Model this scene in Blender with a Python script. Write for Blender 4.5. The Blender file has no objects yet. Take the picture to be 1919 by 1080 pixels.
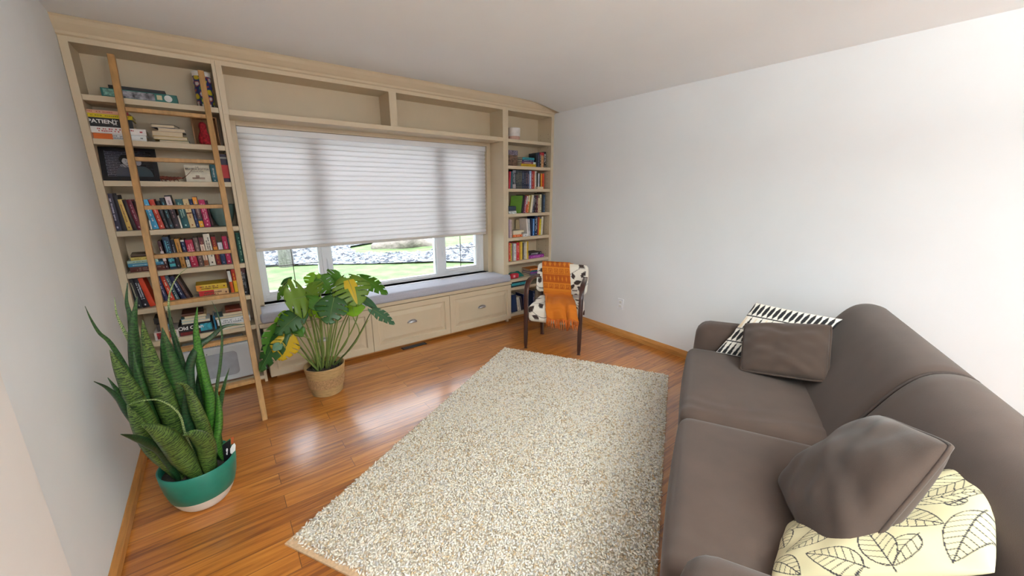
import bpy, math, random
from math import sin, cos, pi, radians, sqrt, tan, atan2, exp
from mathutils import Vector, Matrix
random.seed(7)
SC = bpy.context.scene
COL = SC.collection
# ---------------------------------------------------------------- camera, world, light, exposure
FPX, YAW, PITCH, ROLL = 719.56, -0.654, -0.2457, 0.0
CAM = Vector((0.5226, -3.4775, 1.5))
cd = bpy.data.cameras.new('camera'); cam = bpy.data.objects.new('camera', cd); COL.objects.link(cam)
cd.sensor_width = 36; cd.lens = FPX/1919*36; cd.clip_start = 0.02; cd.clip_end = 200
cam.location = CAM; cam.rotation_euler = (pi/2+PITCH, 0, YAW)
SC.camera = cam
SC.view_settings.view_transform = 'Standard'; SC.view_settings.look = 'None'
SC.view_settings.gamma = 1; SC.view_settings.use_curve_mapping = False
SC.view_settings.exposure = 0.40
try:
    SC.cycles.use_denoising = True; SC.cycles.max_bounces = 10; SC.cycles.diffuse_bounces = 6
    SC.cycles.transparent_max_bounces = 12; SC.cycles.sample_clamp_indirect = 8
except Exception: pass
wd = bpy.data.worlds.new('world'); SC.world = wd; wd.use_nodes = True
bg = wd.node_tree.nodes['Background']; bg.inputs[0].default_value = (0.84, 0.92, 1.0, 1); bg.inputs[1].default_value = 5.0
def lamp(name, kind, loc, rot, energy, color=(1,1,1), size=1, sy=None):
    l = bpy.data.lights.new(name, kind); o = bpy.data.objects.new(name, l); COL.objects.link(o)
    o.location = loc; o.rotation_euler = rot; l.energy = energy; l.color = color
    if kind == 'AREA':
        l.shape = 'RECTANGLE'; l.size = size; l.size_y = sy or size
    if kind == 'SUN': l.angle = size
    return o
sun = lamp('sun', 'SUN', (0, -10, 20), (radians(28), radians(-12), 0), 1.6, (1, .96, .9), .02)
# unseen fill light added behind the camera, aimed up to brighten the ceiling
lamp('ceiling_fill_light', 'AREA', (1.3, -4.9, 1.8), (pi, 0, 0), 215, (.93, 1, .985), .6, .6)

# ---------------------------------------------------------------- helpers
def V(*a): return Vector(a)
def ray(u, v):
    r = (u-959.5)/FPX; up = -(v-540)/FPX
    cp, sp = cos(PITCH), sin(PITCH); fw = cp-up*sp; dz = sp+up*cp
    cy, sy = cos(YAW), sin(YAW)
    return Vector((r*cy-fw*sy, r*sy+fw*cy, dz))
def at(u, v, ax, val):
    D = ray(u, v); return CAM + D*((val-CAM[ax])/D[ax])
def atd(u, v, dist, xmin=.03):
    D = ray(u, v); h = sqrt(D.x**2+D.y**2)
    while (CAM+D*(dist/h)).x < xmin and dist > .5: dist -= .02
    return CAM + D*(dist/h)
def proj(p):
    d = p-CAM; cy, sy = cos(YAW), sin(YAW)
    r = d.x*cy+d.y*sy; fw = -d.x*sy+d.y*cy
    cp, sp = cos(PITCH), sin(PITCH)
    f = fw*cp+d.z*sp; up = -fw*sp+d.z*cp
    return 959.5+FPX*r/f, 540-FPX*up/f
def X(u, y, z):
    a, b = -2., 8.
    for i in range(40):
        m = (a+b)/2
        if proj(Vector((m, y, z)))[0] < u: a = m
        else: b = m
    return a
def srgb(h):
    if isinstance(h, str):
        h = h.lstrip('#'); c = [int(h[i:i+2], 16)/255 for i in (0, 2, 4)]
    else: c = h
    return tuple(x/12.92 if x <= .04045 else ((x+.055)/1.055)**2.4 for x in c)
ORG = {}
def link(o, parent=None, loc=None):
    COL.objects.link(o)
    if parent is not None:
        o.parent = parent; ORG[o.name] = ORG[parent.name]
    else:
        o.location = loc if loc is not None else (0, 0, 0); ORG[o.name] = Vector(o.location)
    return o
def tag(o, label=None, cat=None, group=None, kind=None):
    if label: o['label'] = label
    if cat: o['category'] = cat
    if group: o['group'] = group
    if kind: o['kind'] = kind
    return o
def thing(name, loc, label, cat, group=None):
    o = bpy.data.objects.new(name, None); o.empty_display_size = .05
    link(o, None, Vector(loc)); return tag(o, label, cat, group)
class MB:
    def __init__(s): s.v = []; s.f = []; s.m = []; s.uv = None
    def add(s, vs, fs, mi=0):
        k = len(s.v); s.v += [Vector(q) for q in vs]
        s.f += [tuple(i+k for i in f) for f in fs]; s.m += [mi]*len(fs)
    def box(s, x0, x1, y0, y1, z0, z1, mi=0, M=None):
        vs = [(x, y, z) for x in (x0, x1) for y in (y0, y1) for z in (z0, z1)]
        if M is not None: vs = [M @ Vector(q) for q in vs]
        s.add(vs, [(0, 1, 3, 2), (4, 6, 7, 5), (0, 4, 5, 1), (2, 3, 7, 6), (0, 2, 6, 4), (1, 5, 7, 3)], mi)
    def prism(s, pts, off, mi=0):            # polygon pts (3d) extruded by vector off
        n = len(pts); P = [Vector(p) for p in pts]; off = Vector(off)
        s.add(P+[p+off for p in P], [tuple(range(n))[::-1], tuple(range(n, 2*n))] + [(i, (i+1) % n, n+(i+1) % n, n+i) for i in range(n)], mi)
    def tube(s, pts, rad, n=8, mi=0, cap=True, flat=1.0):
        P = [Vector(p) for p in pts]; k = len(P)
        R = rad if isinstance(rad, (list, tuple)) else [rad]*k
        vs = []; up = Vector((0, 0, 1)); prev = None
        for i in range(k):
            d = (P[min(i+1, k-1)]-P[max(i-1, 0)])
            if d.length < 1e-9: d = Vector((0, 0, 1))
            d.normalize()
            if prev is None:
                a = d.cross(up)
                if a.length < .1: a = d.cross(Vector((1, 0, 0)))
            else: a = prev-d*prev.dot(d)
            a.normalize(); prev = a; b = d.cross(a)
            for j in range(n):
                t = 2*pi*j/n; vs.append(P[i]+(a*cos(t)*R[i]+b*sin(t)*R[i]*flat))
        fs = [(i*n+j, i*n+(j+1) % n, (i+1)*n+(j+1) % n, (i+1)*n+j) for i in range(k-1) for j in range(n)]
        if cap: fs += [tuple(range(n))[::-1], tuple(range((k-1)*n, k*n))]
        s.add(vs, fs, mi)
    def lathe(s, prof, c, n=32, mi=0, mis=None):
        c = Vector(c); vs = []
        for r, z in prof:
            for j in range(n): vs.append(c+Vector((r*cos(2*pi*j/n), r*sin(2*pi*j/n), z)))
        for i in range(len(prof)-1):
            pass
        k = len(s.v); s.v += vs
        for i in range(len(prof)-1):
            for j in range(n):
                s.f.append((k+i*n+j, k+i*n+(j+1) % n, k+(i+1)*n+(j+1) % n, k+(i+1)*n+j)); s.m.append(mis[i] if mis else mi)
    def grid(s, fn, nu, nv, mi=0, mfn=None, uv=False):
        k = len(s.v)
        for i in range(nu+1):
            for j in range(nv+1): s.v.append(Vector(fn(i/nu, j/nv)))
        for i in range(nu):
            for j in range(nv):
                s.f.append((k+i*(nv+1)+j, k+(i+1)*(nv+1)+j, k+(i+1)*(nv+1)+j+1, k+i*(nv+1)+j+1))
                s.m.append(mfn((i+.5)/nu, (j+.5)/nv) if mfn else mi)
    def soft(s, c, half, r, n=6, puff=(0, 0, 0), M=None, mi=0, wob=0):
        def samp(h):
            q = max(h-r, 1e-4); o = [-q-r*sin(pi/2*(1-t/3)) for t in range(3)]
            mid = [-q+2*q*t/n for t in range(n+1)]
            return o+mid+[-x for x in o[::-1]]
        S = [samp(h) for h in half]; key = {}; c = Vector(c); k0 = len(s.v)
        def vid(p):
            kk = tuple(round(x, 5) for x in p)
            if kk in key: return key[kk]
            q = Vector([max(-(half[i]-r), min(half[i]-r, p[i])) for i in range(3)])
            d = Vector(p)-q
            # push cube-surface point to rounded surface
            m = max(abs(d.x), abs(d.y), abs(d.z))
            if m > 1e-9: pos = q+d.normalized()*r
            else: pos = q
            f = [1-(p[i]/half[i])**2 for i in range(3)]
            sg = [1 if p[i] > 0 else -1 for i in range(3)]
            pos = pos+Vector((puff[0]*f[1]*f[2]*(p[0]/half[0]), puff[1]*f[0]*f[2]*(p[1]/half[1]), puff[2]*f[0]*f[1]*(p[2]/half[2])))
            if wob: pos += Vector([wob*sin(p[0]*17+p[1]*11+i*2)*cos(p[1]*13-p[2]*9+i) for i in range(3)])
            pos = pos+c
            if M is not None: pos = M @ pos
            key[kk] = len(s.v); s.v.append(pos); return key[kk]
        for ax in range(3):
            a1, a2 = [(1, 2), (2, 0), (0, 1)][ax]
            for sg in (-1, 1):
                A, B = S[a1], S[a2]
                for i in range(len(A)-1):
                    for j in range(len(B)-1):
                        q = []
                        for (x, y) in ((A[i], B[j]), (A[i+1], B[j]), (A[i+1], B[j+1]), (A[i], B[j+1])):
                            p = [0, 0, 0]; p[ax] = sg*half[ax]; p[a1] = x; p[a2] = y; q.append(vid(p))
                        if sg < 0: q = q[::-1]
                        s.f.append(tuple(q)); s.m.append(mi)
    def build(s, name, mats, parent=None, loc=None, smooth=False, bevel=0, seg=2, sub=0, colors=None, uvs=None):
        org = ORG[parent.name] if parent is not None else Vector(loc if loc is not None else (0, 0, 0))
        me = bpy.data.meshes.new(name)
        me.from_pydata([tuple(q-org) for q in s.v], [], s.f)
        if not isinstance(mats, (list, tuple)): mats = [mats]
        for m in mats: me.materials.append(m)
        if len(mats) > 1: me.polygons.foreach_set('material_index', s.m)
        if smooth: me.polygons.foreach_set('use_smooth', [True]*len(me.polygons))
        if colors is not None:
            ca = me.color_attributes.new('paint', 'FLOAT_COLOR', 'POINT')
            flat = []
            for c in colors: flat += [c[0], c[1], c[2], 1]
            ca.data.foreach_set('color', flat)
        if uvs is not None:
            ul = me.uv_layers.new(name='uv'); li = [0]*len(me.loops); me.loops.foreach_get('vertex_index', li)
            flat = []
            for i in li: flat += [uvs[i][0], uvs[i][1]]
            ul.data.foreach_set('uv', flat)
        me.update()
        o = bpy.data.objects.new(name, me); link(o, parent, loc)
        if bevel:
            b = o.modifiers.new('bevel', 'BEVEL'); b.width = bevel; b.segments = seg; b.limit_method = 'ANGLE'; b.angle_limit = radians(40)
        if sub:
            b = o.modifiers.new('sub', 'SUBSURF'); b.levels = sub; b.render_levels = sub
        return o
def struct(o): o['kind'] = 'structure'; return o
def text_mesh(name, txt, size, M, mat, parent, align='CENTER', extrude=.0004, bold=.0, sx=1.0):
    cu = bpy.data.curves.new(name, 'FONT'); cu.body = txt; cu.size = size; cu.align_x = align; cu.align_y = 'CENTER'
    cu.extrude = extrude; cu.offset = bold
    to = bpy.data.objects.new(name+'_c', cu); COL.objects.link(to)
    dg = bpy.context.evaluated_depsgraph_get(); dg.update()
    me = bpy.data.meshes.new_from_object(to.evaluated_get(dg))
    bpy.data.objects.remove(to)
    me.transform(Matrix.Translation(-ORG[parent.name]) @ M @ Matrix.Diagonal((sx, 1, 1, 1)))
    me.materials.clear(); me.materials.append(mat)
    o = bpy.data.objects.new(name, me); link(o, parent); return o

# ---------------------------------------------------------------- materials
MATS = {}
def mat(name, color=(.8, .8, .8), rough=.6, metal=0, spec=.5, coat=0, coatr=.1, bump=None, noise=None, sheen=0, trans=0, alpha=1):
    m = bpy.data.materials.new(name); m.use_nodes = True; nt = m.node_tree; b = nt.nodes['Principled BSDF']
    b.inputs['Base Color'].default_value = (*color, 1); b.inputs['Roughness'].default_value = rough
    b.inputs['Metallic'].default_value = metal; b.inputs['Specular IOR Level'].default_value = spec
    b.inputs['Coat Weight'].default_value = coat; b.inputs['Coat Roughness'].default_value = coatr
    if sheen: b.inputs['Sheen Weight'].default_value = sheen
    if trans: b.inputs['Transmission Weight'].default_value = trans
    tc = nt.nodes.new('ShaderNodeTexCoord')
    if noise:                      # (scale, amount, stretch xyz)
        n = nt.nodes.new('ShaderNodeTexNoise'); n.inputs['Scale'].default_value = noise[0]; n.inputs['Detail'].default_value = 4
        mp = nt.nodes.new('ShaderNodeMapping'); mp.inputs['Scale'].default_value = noise[2] if len(noise) > 2 else (1, 1, 1)
        nt.links.new(tc.outputs['Object'], mp.inputs[0]); nt.links.new(mp.outputs[0], n.inputs['Vector'])
        mr = nt.nodes.new('ShaderNodeMapRange'); mr.inputs[1].default_value = .3; mr.inputs[2].default_value = .7
        mr.inputs[3].default_value = 1-noise[1]; mr.inputs[4].default_value = 1+noise[1]
        nt.links.new(n.outputs['Fac'], mr.inputs[0])
        vm = nt.nodes.new('ShaderNodeVectorMath'); vm.operation = 'SCALE'; vm.inputs[0].default_value = color
        nt.links.new(mr.outputs[0], vm.inputs['Scale']); nt.links.new(vm.outputs[0], b.inputs['Base Color'])
    if bump:                       # (scale, strength, distance)
        n = nt.nodes.new('ShaderNodeTexNoise'); n.inputs['Scale'].default_value = bump[0]; n.inputs['Detail'].default_value = 5
        nt.links.new(tc.outputs['Object'], n.inputs['Vector'])
        bp = nt.nodes.new('ShaderNodeBump'); bp.inputs['Strength'].default_value = bump[1]; bp.inputs['Distance'].default_value = bump[2]
        nt.links.new(n.outputs['Fac'], bp.inputs['Height']); nt.links.new(bp.outputs[0], b.inputs['Normal'])
    return m
def cmat(hexc, rough=.55, coat=0):
    k = (hexc, rough, coat)
    if k not in MATS: MATS[k] = mat('paint_'+hexc.strip('#'), srgb(hexc), rough, coat=coat, noise=(30, .08))
    return MATS[k]
def attr_mat(name, rough=.7, bump=None, sheen=0):
    m = mat(name, rough=rough, bump=bump, sheen=sheen); nt = m.node_tree
    a = nt.nodes.new('ShaderNodeVertexColor'); a.layer_name = 'paint'
    nt.links.new(a.outputs[0], nt.nodes['Principled BSDF'].inputs['Base Color']); return m
WHITE = mat('wall_paint', (.765, .785, .80), .75, noise=(3, .015), bump=(250, .08, .001))
WARMW = mat('wall_paint_warm', (.78, .74, .71), .75, noise=(3, .015))
CEIL = mat('ceiling_paint', (.86, .89, .91), .85, noise=(3, .01))
CREAM = mat('cream_paint', (.60, .50, .355), .42, noise=(5, .03), bump=(40, .05, .001))
PVC = mat('white_vinyl', (.80, .82, .86), .35, noise=(6, .01))
OAK = mat('ladder_pine', srgb('#a8804e'), .5, noise=(14, .22, (3, 3, .35)))
TRIMW = mat('oak_trim', srgb('#b98145'), .4, noise=(18, .2, (.4, .4, 4)))
METAL = mat('brushed_nickel', (.42, .42, .43), .35, metal=1, noise=(60, .1))
DARK = mat('black_plastic', (.012, .012, .015), .5, noise=(40, .1))
SOIL = mat('potting_soil', (.03, .02, .014), .9, noise=(60, .6), bump=(90, 1, .01))
PAGES = mat('page_paper', srgb('#d9cbb0'), .8, noise=(200, .12, (.2, .2, 6)))
SOFA = mat('sofa_fabric', srgb('#493930'), .9, sheen=.12, noise=(9, .10), bump=(420, .35, .0015))
SOFAD = mat('sofa_piping', srgb('#3f342f'), .9, noise=(60, .1))
CUSH = mat('bench_cushion_fabric', srgb('#aeafbc'), .85, sheen=.15, noise=(90, .05), bump=(300, .2, .001))
DKWOOD = mat('dark_walnut', srgb('#3a1d17'), .28, noise=(30, .3, (4, 4, .4)), coat=.4)
GLASS = mat('window_glass', (1, 1, 1), 0)
nt = GLASS.node_tree; nt.nodes.remove(nt.nodes['Principled BSDF'])
tr = nt.nodes.new('ShaderNodeBsdfTransparent'); gl = nt.nodes.new('ShaderNodeBsdfGlossy'); gl.inputs['Roughness'].default_value = 0
mx = nt.nodes.new('ShaderNodeMixShader'); fr = nt.nodes.new('ShaderNodeFresnel'); fr.inputs[0].default_value = 1.3
nt.links.new(fr.outputs[0], mx.inputs[0]); nt.links.new(tr.outputs[0], mx.inputs[1]); nt.links.new(gl.outputs[0], mx.inputs[2])
nt.links.new(mx.outputs[0], nt.nodes['Material Output'].inputs[0])
def translucent(name, dif, trn, fac, rough=.8, spec=.2):
    m = mat(name, dif, rough, spec=spec); nt = m.node_tree; b = nt.nodes['Principled BSDF']
    t = nt.nodes.new('ShaderNodeBsdfTranslucent'); t.inputs[0].default_value = (*trn, 1)
    x = nt.nodes.new('ShaderNodeMixShader'); x.inputs[0].default_value = fac
    nt.links.new(b.outputs[0], x.inputs[1]); nt.links.new(t.outputs[0], x.inputs[2]); nt.links.new(x.outputs[0], nt.nodes['Material Output'].inputs[0])
    return m
BLIND = translucent('cellular_shade_fabric', (.90, .90, .90), (.88, .85, .87), .5)

def floor_mat():
    m = mat('plank_floor', rough=.32, coat=.75, coatr=.2); nt = m.node_tree; N = nt.nodes; Lk = nt.links; b = N['Principled BSDF']
    b.inputs['Coat IOR'].default_value = 1.75; tc = N['Texture Coordinate']
    br = N.new('ShaderNodeTexBrick'); br.offset = .37; br.offset_frequency = 2; br.squash = 1
    br.inputs['Scale'].default_value = 1; br.inputs['Brick Width'].default_value = .95; br.inputs['Row Height'].default_value = .098
    br.inputs['Mortar Size'].default_value = .0016; br.inputs['Mortar Smooth'].default_value = .2; br.inputs['Bias'].default_value = 0
    br.inputs['Color1'].default_value = (0, 0, 0, 1); br.inputs['Color2'].default_value = (1, 1, 1, 1); br.inputs['Mortar'].default_value = (.5, .5, .5, 1)
    Lk.new(tc.outputs['Object'], br.inputs['Vector'])
    # per-plank random shift of the grain
    sep = N.new('ShaderNodeSeparateColor'); Lk.new(br.outputs['Color'], sep.inputs[0])
    mp = N.new('ShaderNodeMapping'); mp.inputs['Scale'].default_value = (1.4, 22, 1); Lk.new(tc.outputs['Object'], mp.inputs[0])
    mul = N.new('ShaderNodeMath'); mul.operation = 'MULTIPLY'; mul.inputs[1].default_value = 9; Lk.new(sep.outputs[0], mul.inputs[0])
    n1 = N.new('ShaderNodeTexNoise'); n1.noise_dimensions = '4D'; n1.inputs['Scale'].default_value = 2.2; n1.inputs['Detail'].default_value = 8; n1.inputs['Distortion'].default_value = .8
    Lk.new(mp.outputs[0], n1.inputs['Vector']); Lk.new(mul.outputs[0], n1.inputs['W'])
    n2 = N.new('ShaderNodeTexNoise'); n2.inputs['Scale'].default_value = .9; n2.inputs['Detail'].default_value = 2; Lk.new(tc.outputs['Object'], n2.inputs['Vector'])
    cr = N.new('ShaderNodeValToRGB'); e = cr.color_ramp.elements
    e[0].position = .25; e[0].color = (*srgb('#7c4216'), 1); e[1].position = .8; e[1].color = (*srgb('#d08d3c'), 1)
    q = e.new(.5); q.color = (*srgb('#b36d28'), 1)
    ad = N.new('ShaderNodeMath'); ad.operation = 'MULTIPLY_ADD'; ad.inputs[1].default_value = .17; Lk.new(sep.outputs[0], ad.inputs[0])
    sb = N.new('ShaderNodeMath'); sb.operation = 'MULTIPLY_ADD'; sb.inputs[1].default_value = .25; sb.inputs[2].default_value = -.235; Lk.new(n2.outputs['Fac'], sb.inputs[0])
    a2 = N.new('ShaderNodeMath'); a2.operation = 'ADD'; Lk.new(n1.outputs['Fac'], a2.inputs[0]); Lk.new(sb.outputs[0], a2.inputs[1])
    Lk.new(a2.outputs[0], ad.inputs[2]); Lk.new(ad.outputs[0], cr.inputs[0])
    mix = N.new('ShaderNodeMix'); mix.data_type = 'RGBA'; mix.inputs['B'].default_value = (*srgb('#3c1c0a'), 1)
    mf = N.new('ShaderNodeMath'); mf.operation = 'MULTIPLY'; mf.inputs[1].default_value = .75; Lk.new(br.outputs['Fac'], mf.inputs[0])
    Lk.new(mf.outputs[0], mix.inputs['Factor']); Lk.new(cr.outputs[0], mix.inputs['A']); Lk.new(mix.outputs['Result'], b.inputs['Base Color'])
    bp = N.new('ShaderNodeBump'); bp.inputs['Strength'].default_value = .5; bp.inputs['Distance'].default_value = .002
    h = N.new('ShaderNodeMath'); h.operation = 'MULTIPLY_ADD'; h.inputs[1].default_value = -1; Lk.new(br.outputs['Fac'], h.inputs[0]); 
    n3 = N.new('ShaderNodeMath'); n3.operation = 'MULTIPLY'; n3.inputs[1].default_value = .35; Lk.new(n1.outputs['Fac'], n3.inputs[0]); Lk.new(n3.outputs[0], h.inputs[2])
    Lk.new(h.outputs[0], bp.inputs['Height']); Lk.new(bp.outputs[0], b.inputs['Normal']); Lk.new(bp.outputs[0], b.inputs['Coat Normal'])
    return m
FLOOR = floor_mat()

# ---------------------------------------------------------------- room shell
W = 3.8025; ZC = 2.4413; ZW = 2.3689; XK = 3.395; D = .243
XL0, XL1, XB0, XM0, XM1, XB1, XR0, XR1 = .015, .661, .716, 1.863, 1.929, 3.067, 3.138, 3.762
ZT, ZH = 2.3275, 2.0553
YB = -7.5
m = MB(); m.add([(-3.5, YB, 0), (W, YB, 0), (W, .42, 0), (-3.5, .42, 0)], [(0, 1, 2, 3)])
m.box(-3.5, W+.1, YB, .42, -.12, -.002); struct(m.build('floor', FLOOR))
def ceil_s(x):
    sl = (ZW-ZC)/(W-XK); w = .16
    if x < XK-w: return ZC
    if x > XK+w: return ZC+sl*(x-XK)
    return ZC+sl*(x-XK+w)**2/(4*w)
m = MB(); cxs = [-3.5, 0, 1.5, 2.5, 3.0]+[3.2+.03*i for i in range(20)]+[W, W+.1]
m.grid(lambda a, b: (cxs[round(a*(len(cxs)-1))], .5+(YB-.5)*b, ceil_s(cxs[round(a*(len(cxs)-1))])), len(cxs)-1, 8)
struct(m.build('ceiling', CEIL, smooth=True))
m = MB(); m.box(-3.7, W+.2, YB-.2, .52, ZC+.004, ZC+.2); struct(m.build('ceiling_light_block', WHITE))  # unseen slab added over the thin ceiling to stop light leaks
m = MB(); m.box(W, W+.12, YB, .5, -.1, 2.6); struct(m.build('wall_right', WHITE))
m = MB(); m.prism([(-.025, .5, -.1), (-.025, 0, -.1), (-.003, -.7, -.1), (0, -1.96, -.1), (-.14, -1.96, -.1), (-.14, .5, -.1)], (0, 0, 2.7))
struct(m.build('wall_left', WHITE))
m = MB(); m.box(-.16, .03, -2.75, -1.96, -.1, 2.6); struct(m.build('trim_3', WARMW, bevel=.004))
m = MB(); m.box(-.16, .01, YB, -2.75, 2.1, 2.6); struct(m.build('wall_header_left', WHITE))
# window wall with the opening
OX0, OX1, OZ0, OZ1 = .745, 3.034, .575, 1.996
m = MB()
for b in ((-.2, OX0, -.1, 2.6), (OX1, W+.1, -.1, 2.6), (OX0, OX1, -.1, OZ0), (OX0, OX1, OZ1, 2.6)):
    m.box(b[0], b[1], .262, .50, b[2], b[3])
struct(m.build('wall_back', WHITE))
m = MB(); m.box(-3.6, W+.1, YB-.1, YB, -.1, 2.6); struct(m.build('wall_rear_light_block', WHITE))  # unseen wall added to cut the sky light coming in from behind
m = MB()
for b in ((YB, -6.6, -.1, 2.6), (-4.0, .5, -.1, 2.6), (-6.6, -4.0, -.1, .7), (-6.6, -4.0, 2.15, 2.6)): m.box(-3.6, -3.5, b[0], b[1], b[2], b[3])
m.box(-3.5, -.16, .3, .5, -.1, 2.6); struct(m.build('wall_side_light_block', WHITE))  # unseen far wall added, its opening limits sky light from the left
# baseboards
def base_prof(): return [(0, 0), (.016, 0), (.016, .045), (.010, .06), (.004, .075), (0, .075)]
m = MB(); P = base_prof()
m.prism([(W-a, -.02, z) for a, z in P], (0, -5.5, 0)); struct(m.build('baseboard_right', TRIMW, bevel=.002))
m = MB()
m.prism([(-.003+a, -.7, z) for a, z in P], (.003, -1.26, 0)); m.prism([(-.024+a, -.0, z) for a, z in P], (.021, -.7, 0))
struct(m.build('baseboard_left', TRIMW, bevel=.002))
# crown moulding, cut by the sloping ceiling at the right
m = MB(); prof = [(0, 2.355), (-.012, 2.362), (-.018, 2.375), (-.03, 2.385), (-.055, 2.41), (-.07, 2.43), (-.082, 2.4405), (0, 2.4405)]
def ceil_z(x): return ceil_s(x)
xs = [-.024, 1, 2, 3]+[3.22+.04*i for i in range(15)]+[W-.001]
k = []
for x in xs:
    cz = ceil_z(x)-.0008; k.append([(x, y, min(z, cz)) for y, z in prof])
n = len(prof)
m.add([p for q in k for p in q], [(i*n+j, i*n+(j+1) % n, (i+1)*n+(j+1) % n, (i+1)*n+j) for i in range(len(xs)-1) for j in range(n)]+[tuple(range(n)), tuple(range((len(xs)-1)*n, len(xs)*n))])
struct(m.build('trim_1', CREAM, smooth=False))

# ---------------------------------------------------------------- built-in bookcases
def bookcase(name, label, xo0, xi0, xi1, xo1, shelves, zb, ztop):
    t = thing(name, (xo0, 0, 0), label, 'bookcase')
    m = MB(); m.box(xo0+.001, xi0, 0, D, .0, ZT+.028); m.build('side_panel', CREAM, t, bevel=.0015)
    m = MB(); m.box(xi1, xo1-.001, 0, D, .0, ZT+.028); m.build('side_panel', CREAM, t, bevel=.0015)
    m = MB(); m.box(xi0, xi1, D-.004, D+.012, .0, ZT+.028); m.build('back_panel', CREAM, t)
    m = MB(); m.box(xi0, xi1, 0, D-.004, ZT, ZT+.028); m.build('top_panel', CREAM, t)
    for z in shelves:
        m = MB(); m.box(xi0+.001, xi1-.001, .003, D-.005, z-.033, z); m.build('shelf', CREAM, t, bevel=.0015)
    m = MB(); m.box(xi0, xi1, .002, D-.004, zb-.03, zb); m.build('bottom_panel', CREAM, t, bevel=.0015)
    m = MB(); m.box(xi0, xi1, .05, .07, 0, zb-.03); m.build('toe_kick', TRIMW, t)
    return t
LS = [2.0572, 1.8123, 1.5667, 1.2542, .9783, .7304, .4892]
RS = [2.0502, 1.7758, 1.5328, 1.2586, .9869, .7132, .50, .40]
lb = bookcase('built_in_bookcase', 'cream built-in bookcase against the left wall, behind the wooden ladder', -.024, XL0, XL1, XL1+.02, LS, .058, ZT)
rb = bookcase('built_in_bookcase', 'cream built-in bookcase in the right corner, behind the patterned armchair', XR0-.03, XR0, XR1, W, RS, .078, ZT)
# shelf pin holes on the inner right side
m = MB()
for z in [i*.05 for i in range(14, 44)]:
    m.tube([(XR1+.0005, .055, z), (XR1-.0006, .055, z)], .0035, 8)
    m.tube([(XR1+.0005, .19, z), (XR1-.0006, .19, z)], .0035, 8)
m.build('pin_holes', cmat('#4a3b26'), rb)['kind'] = 'stuff'
# open cabinet above the window
t = thing('overhead_cabinet', (XL1+.02, 0, ZH-.035), 'cream open overhead cabinet spanning above the window, two empty bays', 'cabinet')
zb = ZH-.037
m = MB(); m.box(XL1+.02, XB0, 0, D, zb, ZT+.028); m.build('divider', CREAM, t, bevel=.0015)
m = MB(); m.box(XB1, XR0-.03, 0, D, zb, ZT+.028); m.build('divider', CREAM, t, bevel=.0015)
m = MB(); m.box(XM0, XM1, 0, D, ZH, ZT); m.build('divider', CREAM, t, bevel=.0015)
m = MB(); m.box(XB0, XB1, .0, D+.01, zb, ZH); m.build('bottom_panel', CREAM, t, bevel=.0015)
m = MB(); m.box(XB0, XB1, 0, D, ZT, ZT+.028); m.build('top_panel', CREAM, t)
m = MB(); m.box(XB0, XB1, D-.004, D+.012, ZH, ZT); m.build('back_panel', CREAM, t)
# alcove sides and casing round the window
m = MB(); m.box(XL1+.02, XB0-.004, .0, .262, .487, zb); m.box(XB1+.004, XR0-.03, .0, .262, .487, zb)
struct(m.build('trim_2', CREAM, bevel=.0015))
m = MB()
for b in ((XB0-.004, .757, .5, 1.985+.05), (3.022, XB1+.004, .5, 1.985+.05), (.757, 3.022, 1.984, zb+.002)):
    m.box(b[0], b[1], .243, .262, b[2], b[3])
m.box(.7455, .757, .262, .42, .576, 1.985); m.box(3.022, 3.0335, .262, .42, .576, 1.985); m.box(.7455, 3.0335, .262, .42, 1.985, 1.9955)
struct(m.build('trim_4', CREAM, bevel=.002))
m = MB(); m.box(.73, 3.055, .243, .36, .545, .575); struct(m.build('trim_5', PVC, bevel=.002))
# window (white vinyl, two casements either side of a fixed pane)
YW = .352
wn = thing('window_1', (1.9, YW, .575), None, None); wn['kind'] = 'structure'
def ringbox(m, x0, x1, z0, z1, w, y0, y1):
    m.box(x0, x0+w, y0, y1, z0, z1); m.box(x1-w, x1, y0, y1, z0, z1); m.box(x0+w, x1-w, y0, y1, z0, z0+w); m.box(x0+w, x1-w, y0, y1, z1-w, z1)
m = MB(); ringbox(m, .7575, 3.0215, .5755, 1.9845, .028, YW-.01, YW+.09); m.box(2.955, 3.0, YW-.006, YW+.09, .60, 1.96)
m.box(1.26, 1.34, YW-.01, YW+.09, .60, 1.96); m.box(2.412, 2.497, YW-.01, YW+.09, .60, 1.96)
m.build('frame', PVC, wn, bevel=.003)
for x0, x1 in ((.785, 1.26), (2.497, 2.955)):
    m = MB(); ringbox(m, x0, x1, .6255, 1.96, .03, YW, YW+.06); m.box(x0, x1, YW-.004, YW+.06, .6035, .6255); s = m.build('sash', PVC, wn, bevel=.003)
    m = MB(); m.box(x0+.03, x1-.03, YW+.028, YW+.034, .655, 1.93); m.build('pane', GLASS, wn)
    m = MB(); xc = (x0+x1)/2
    m.box(xc-.003, xc+.003, YW+.02, YW+.026, .655, 1.93)
    for z in (.872, 1.2, 1.55): m.box(x0+.03, x1-.03, YW+.02, YW+.026, z-.003, z+.003)
    m.build('muntin', mat('bronze_muntin', (.09, .07, .06), .4, metal=.6, noise=(40, .1)), wn)
    m = MB(); m.box(xc-.035, xc+.035, YW-.018, YW, .585, .60); m.tube([(xc-.02, YW-.02, .603), (xc+.03, YW-.03, .607), (xc+.06, YW-.025, .604)], .005, 8)
    m.build('crank_handle', PVC, wn, bevel=.002)
    xh = 1.30 if x0 < 1 else 2.48
    m = MB(); m.box(xh-.008, xh+.008, YW-.016, YW-.009, .80, .92); m.tube([(xh, YW-.015, .90), (xh, YW-.028, .86), (xh, YW-.026, .80)], .006, 8); m.build('lock_lever', PVC, wn)
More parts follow.
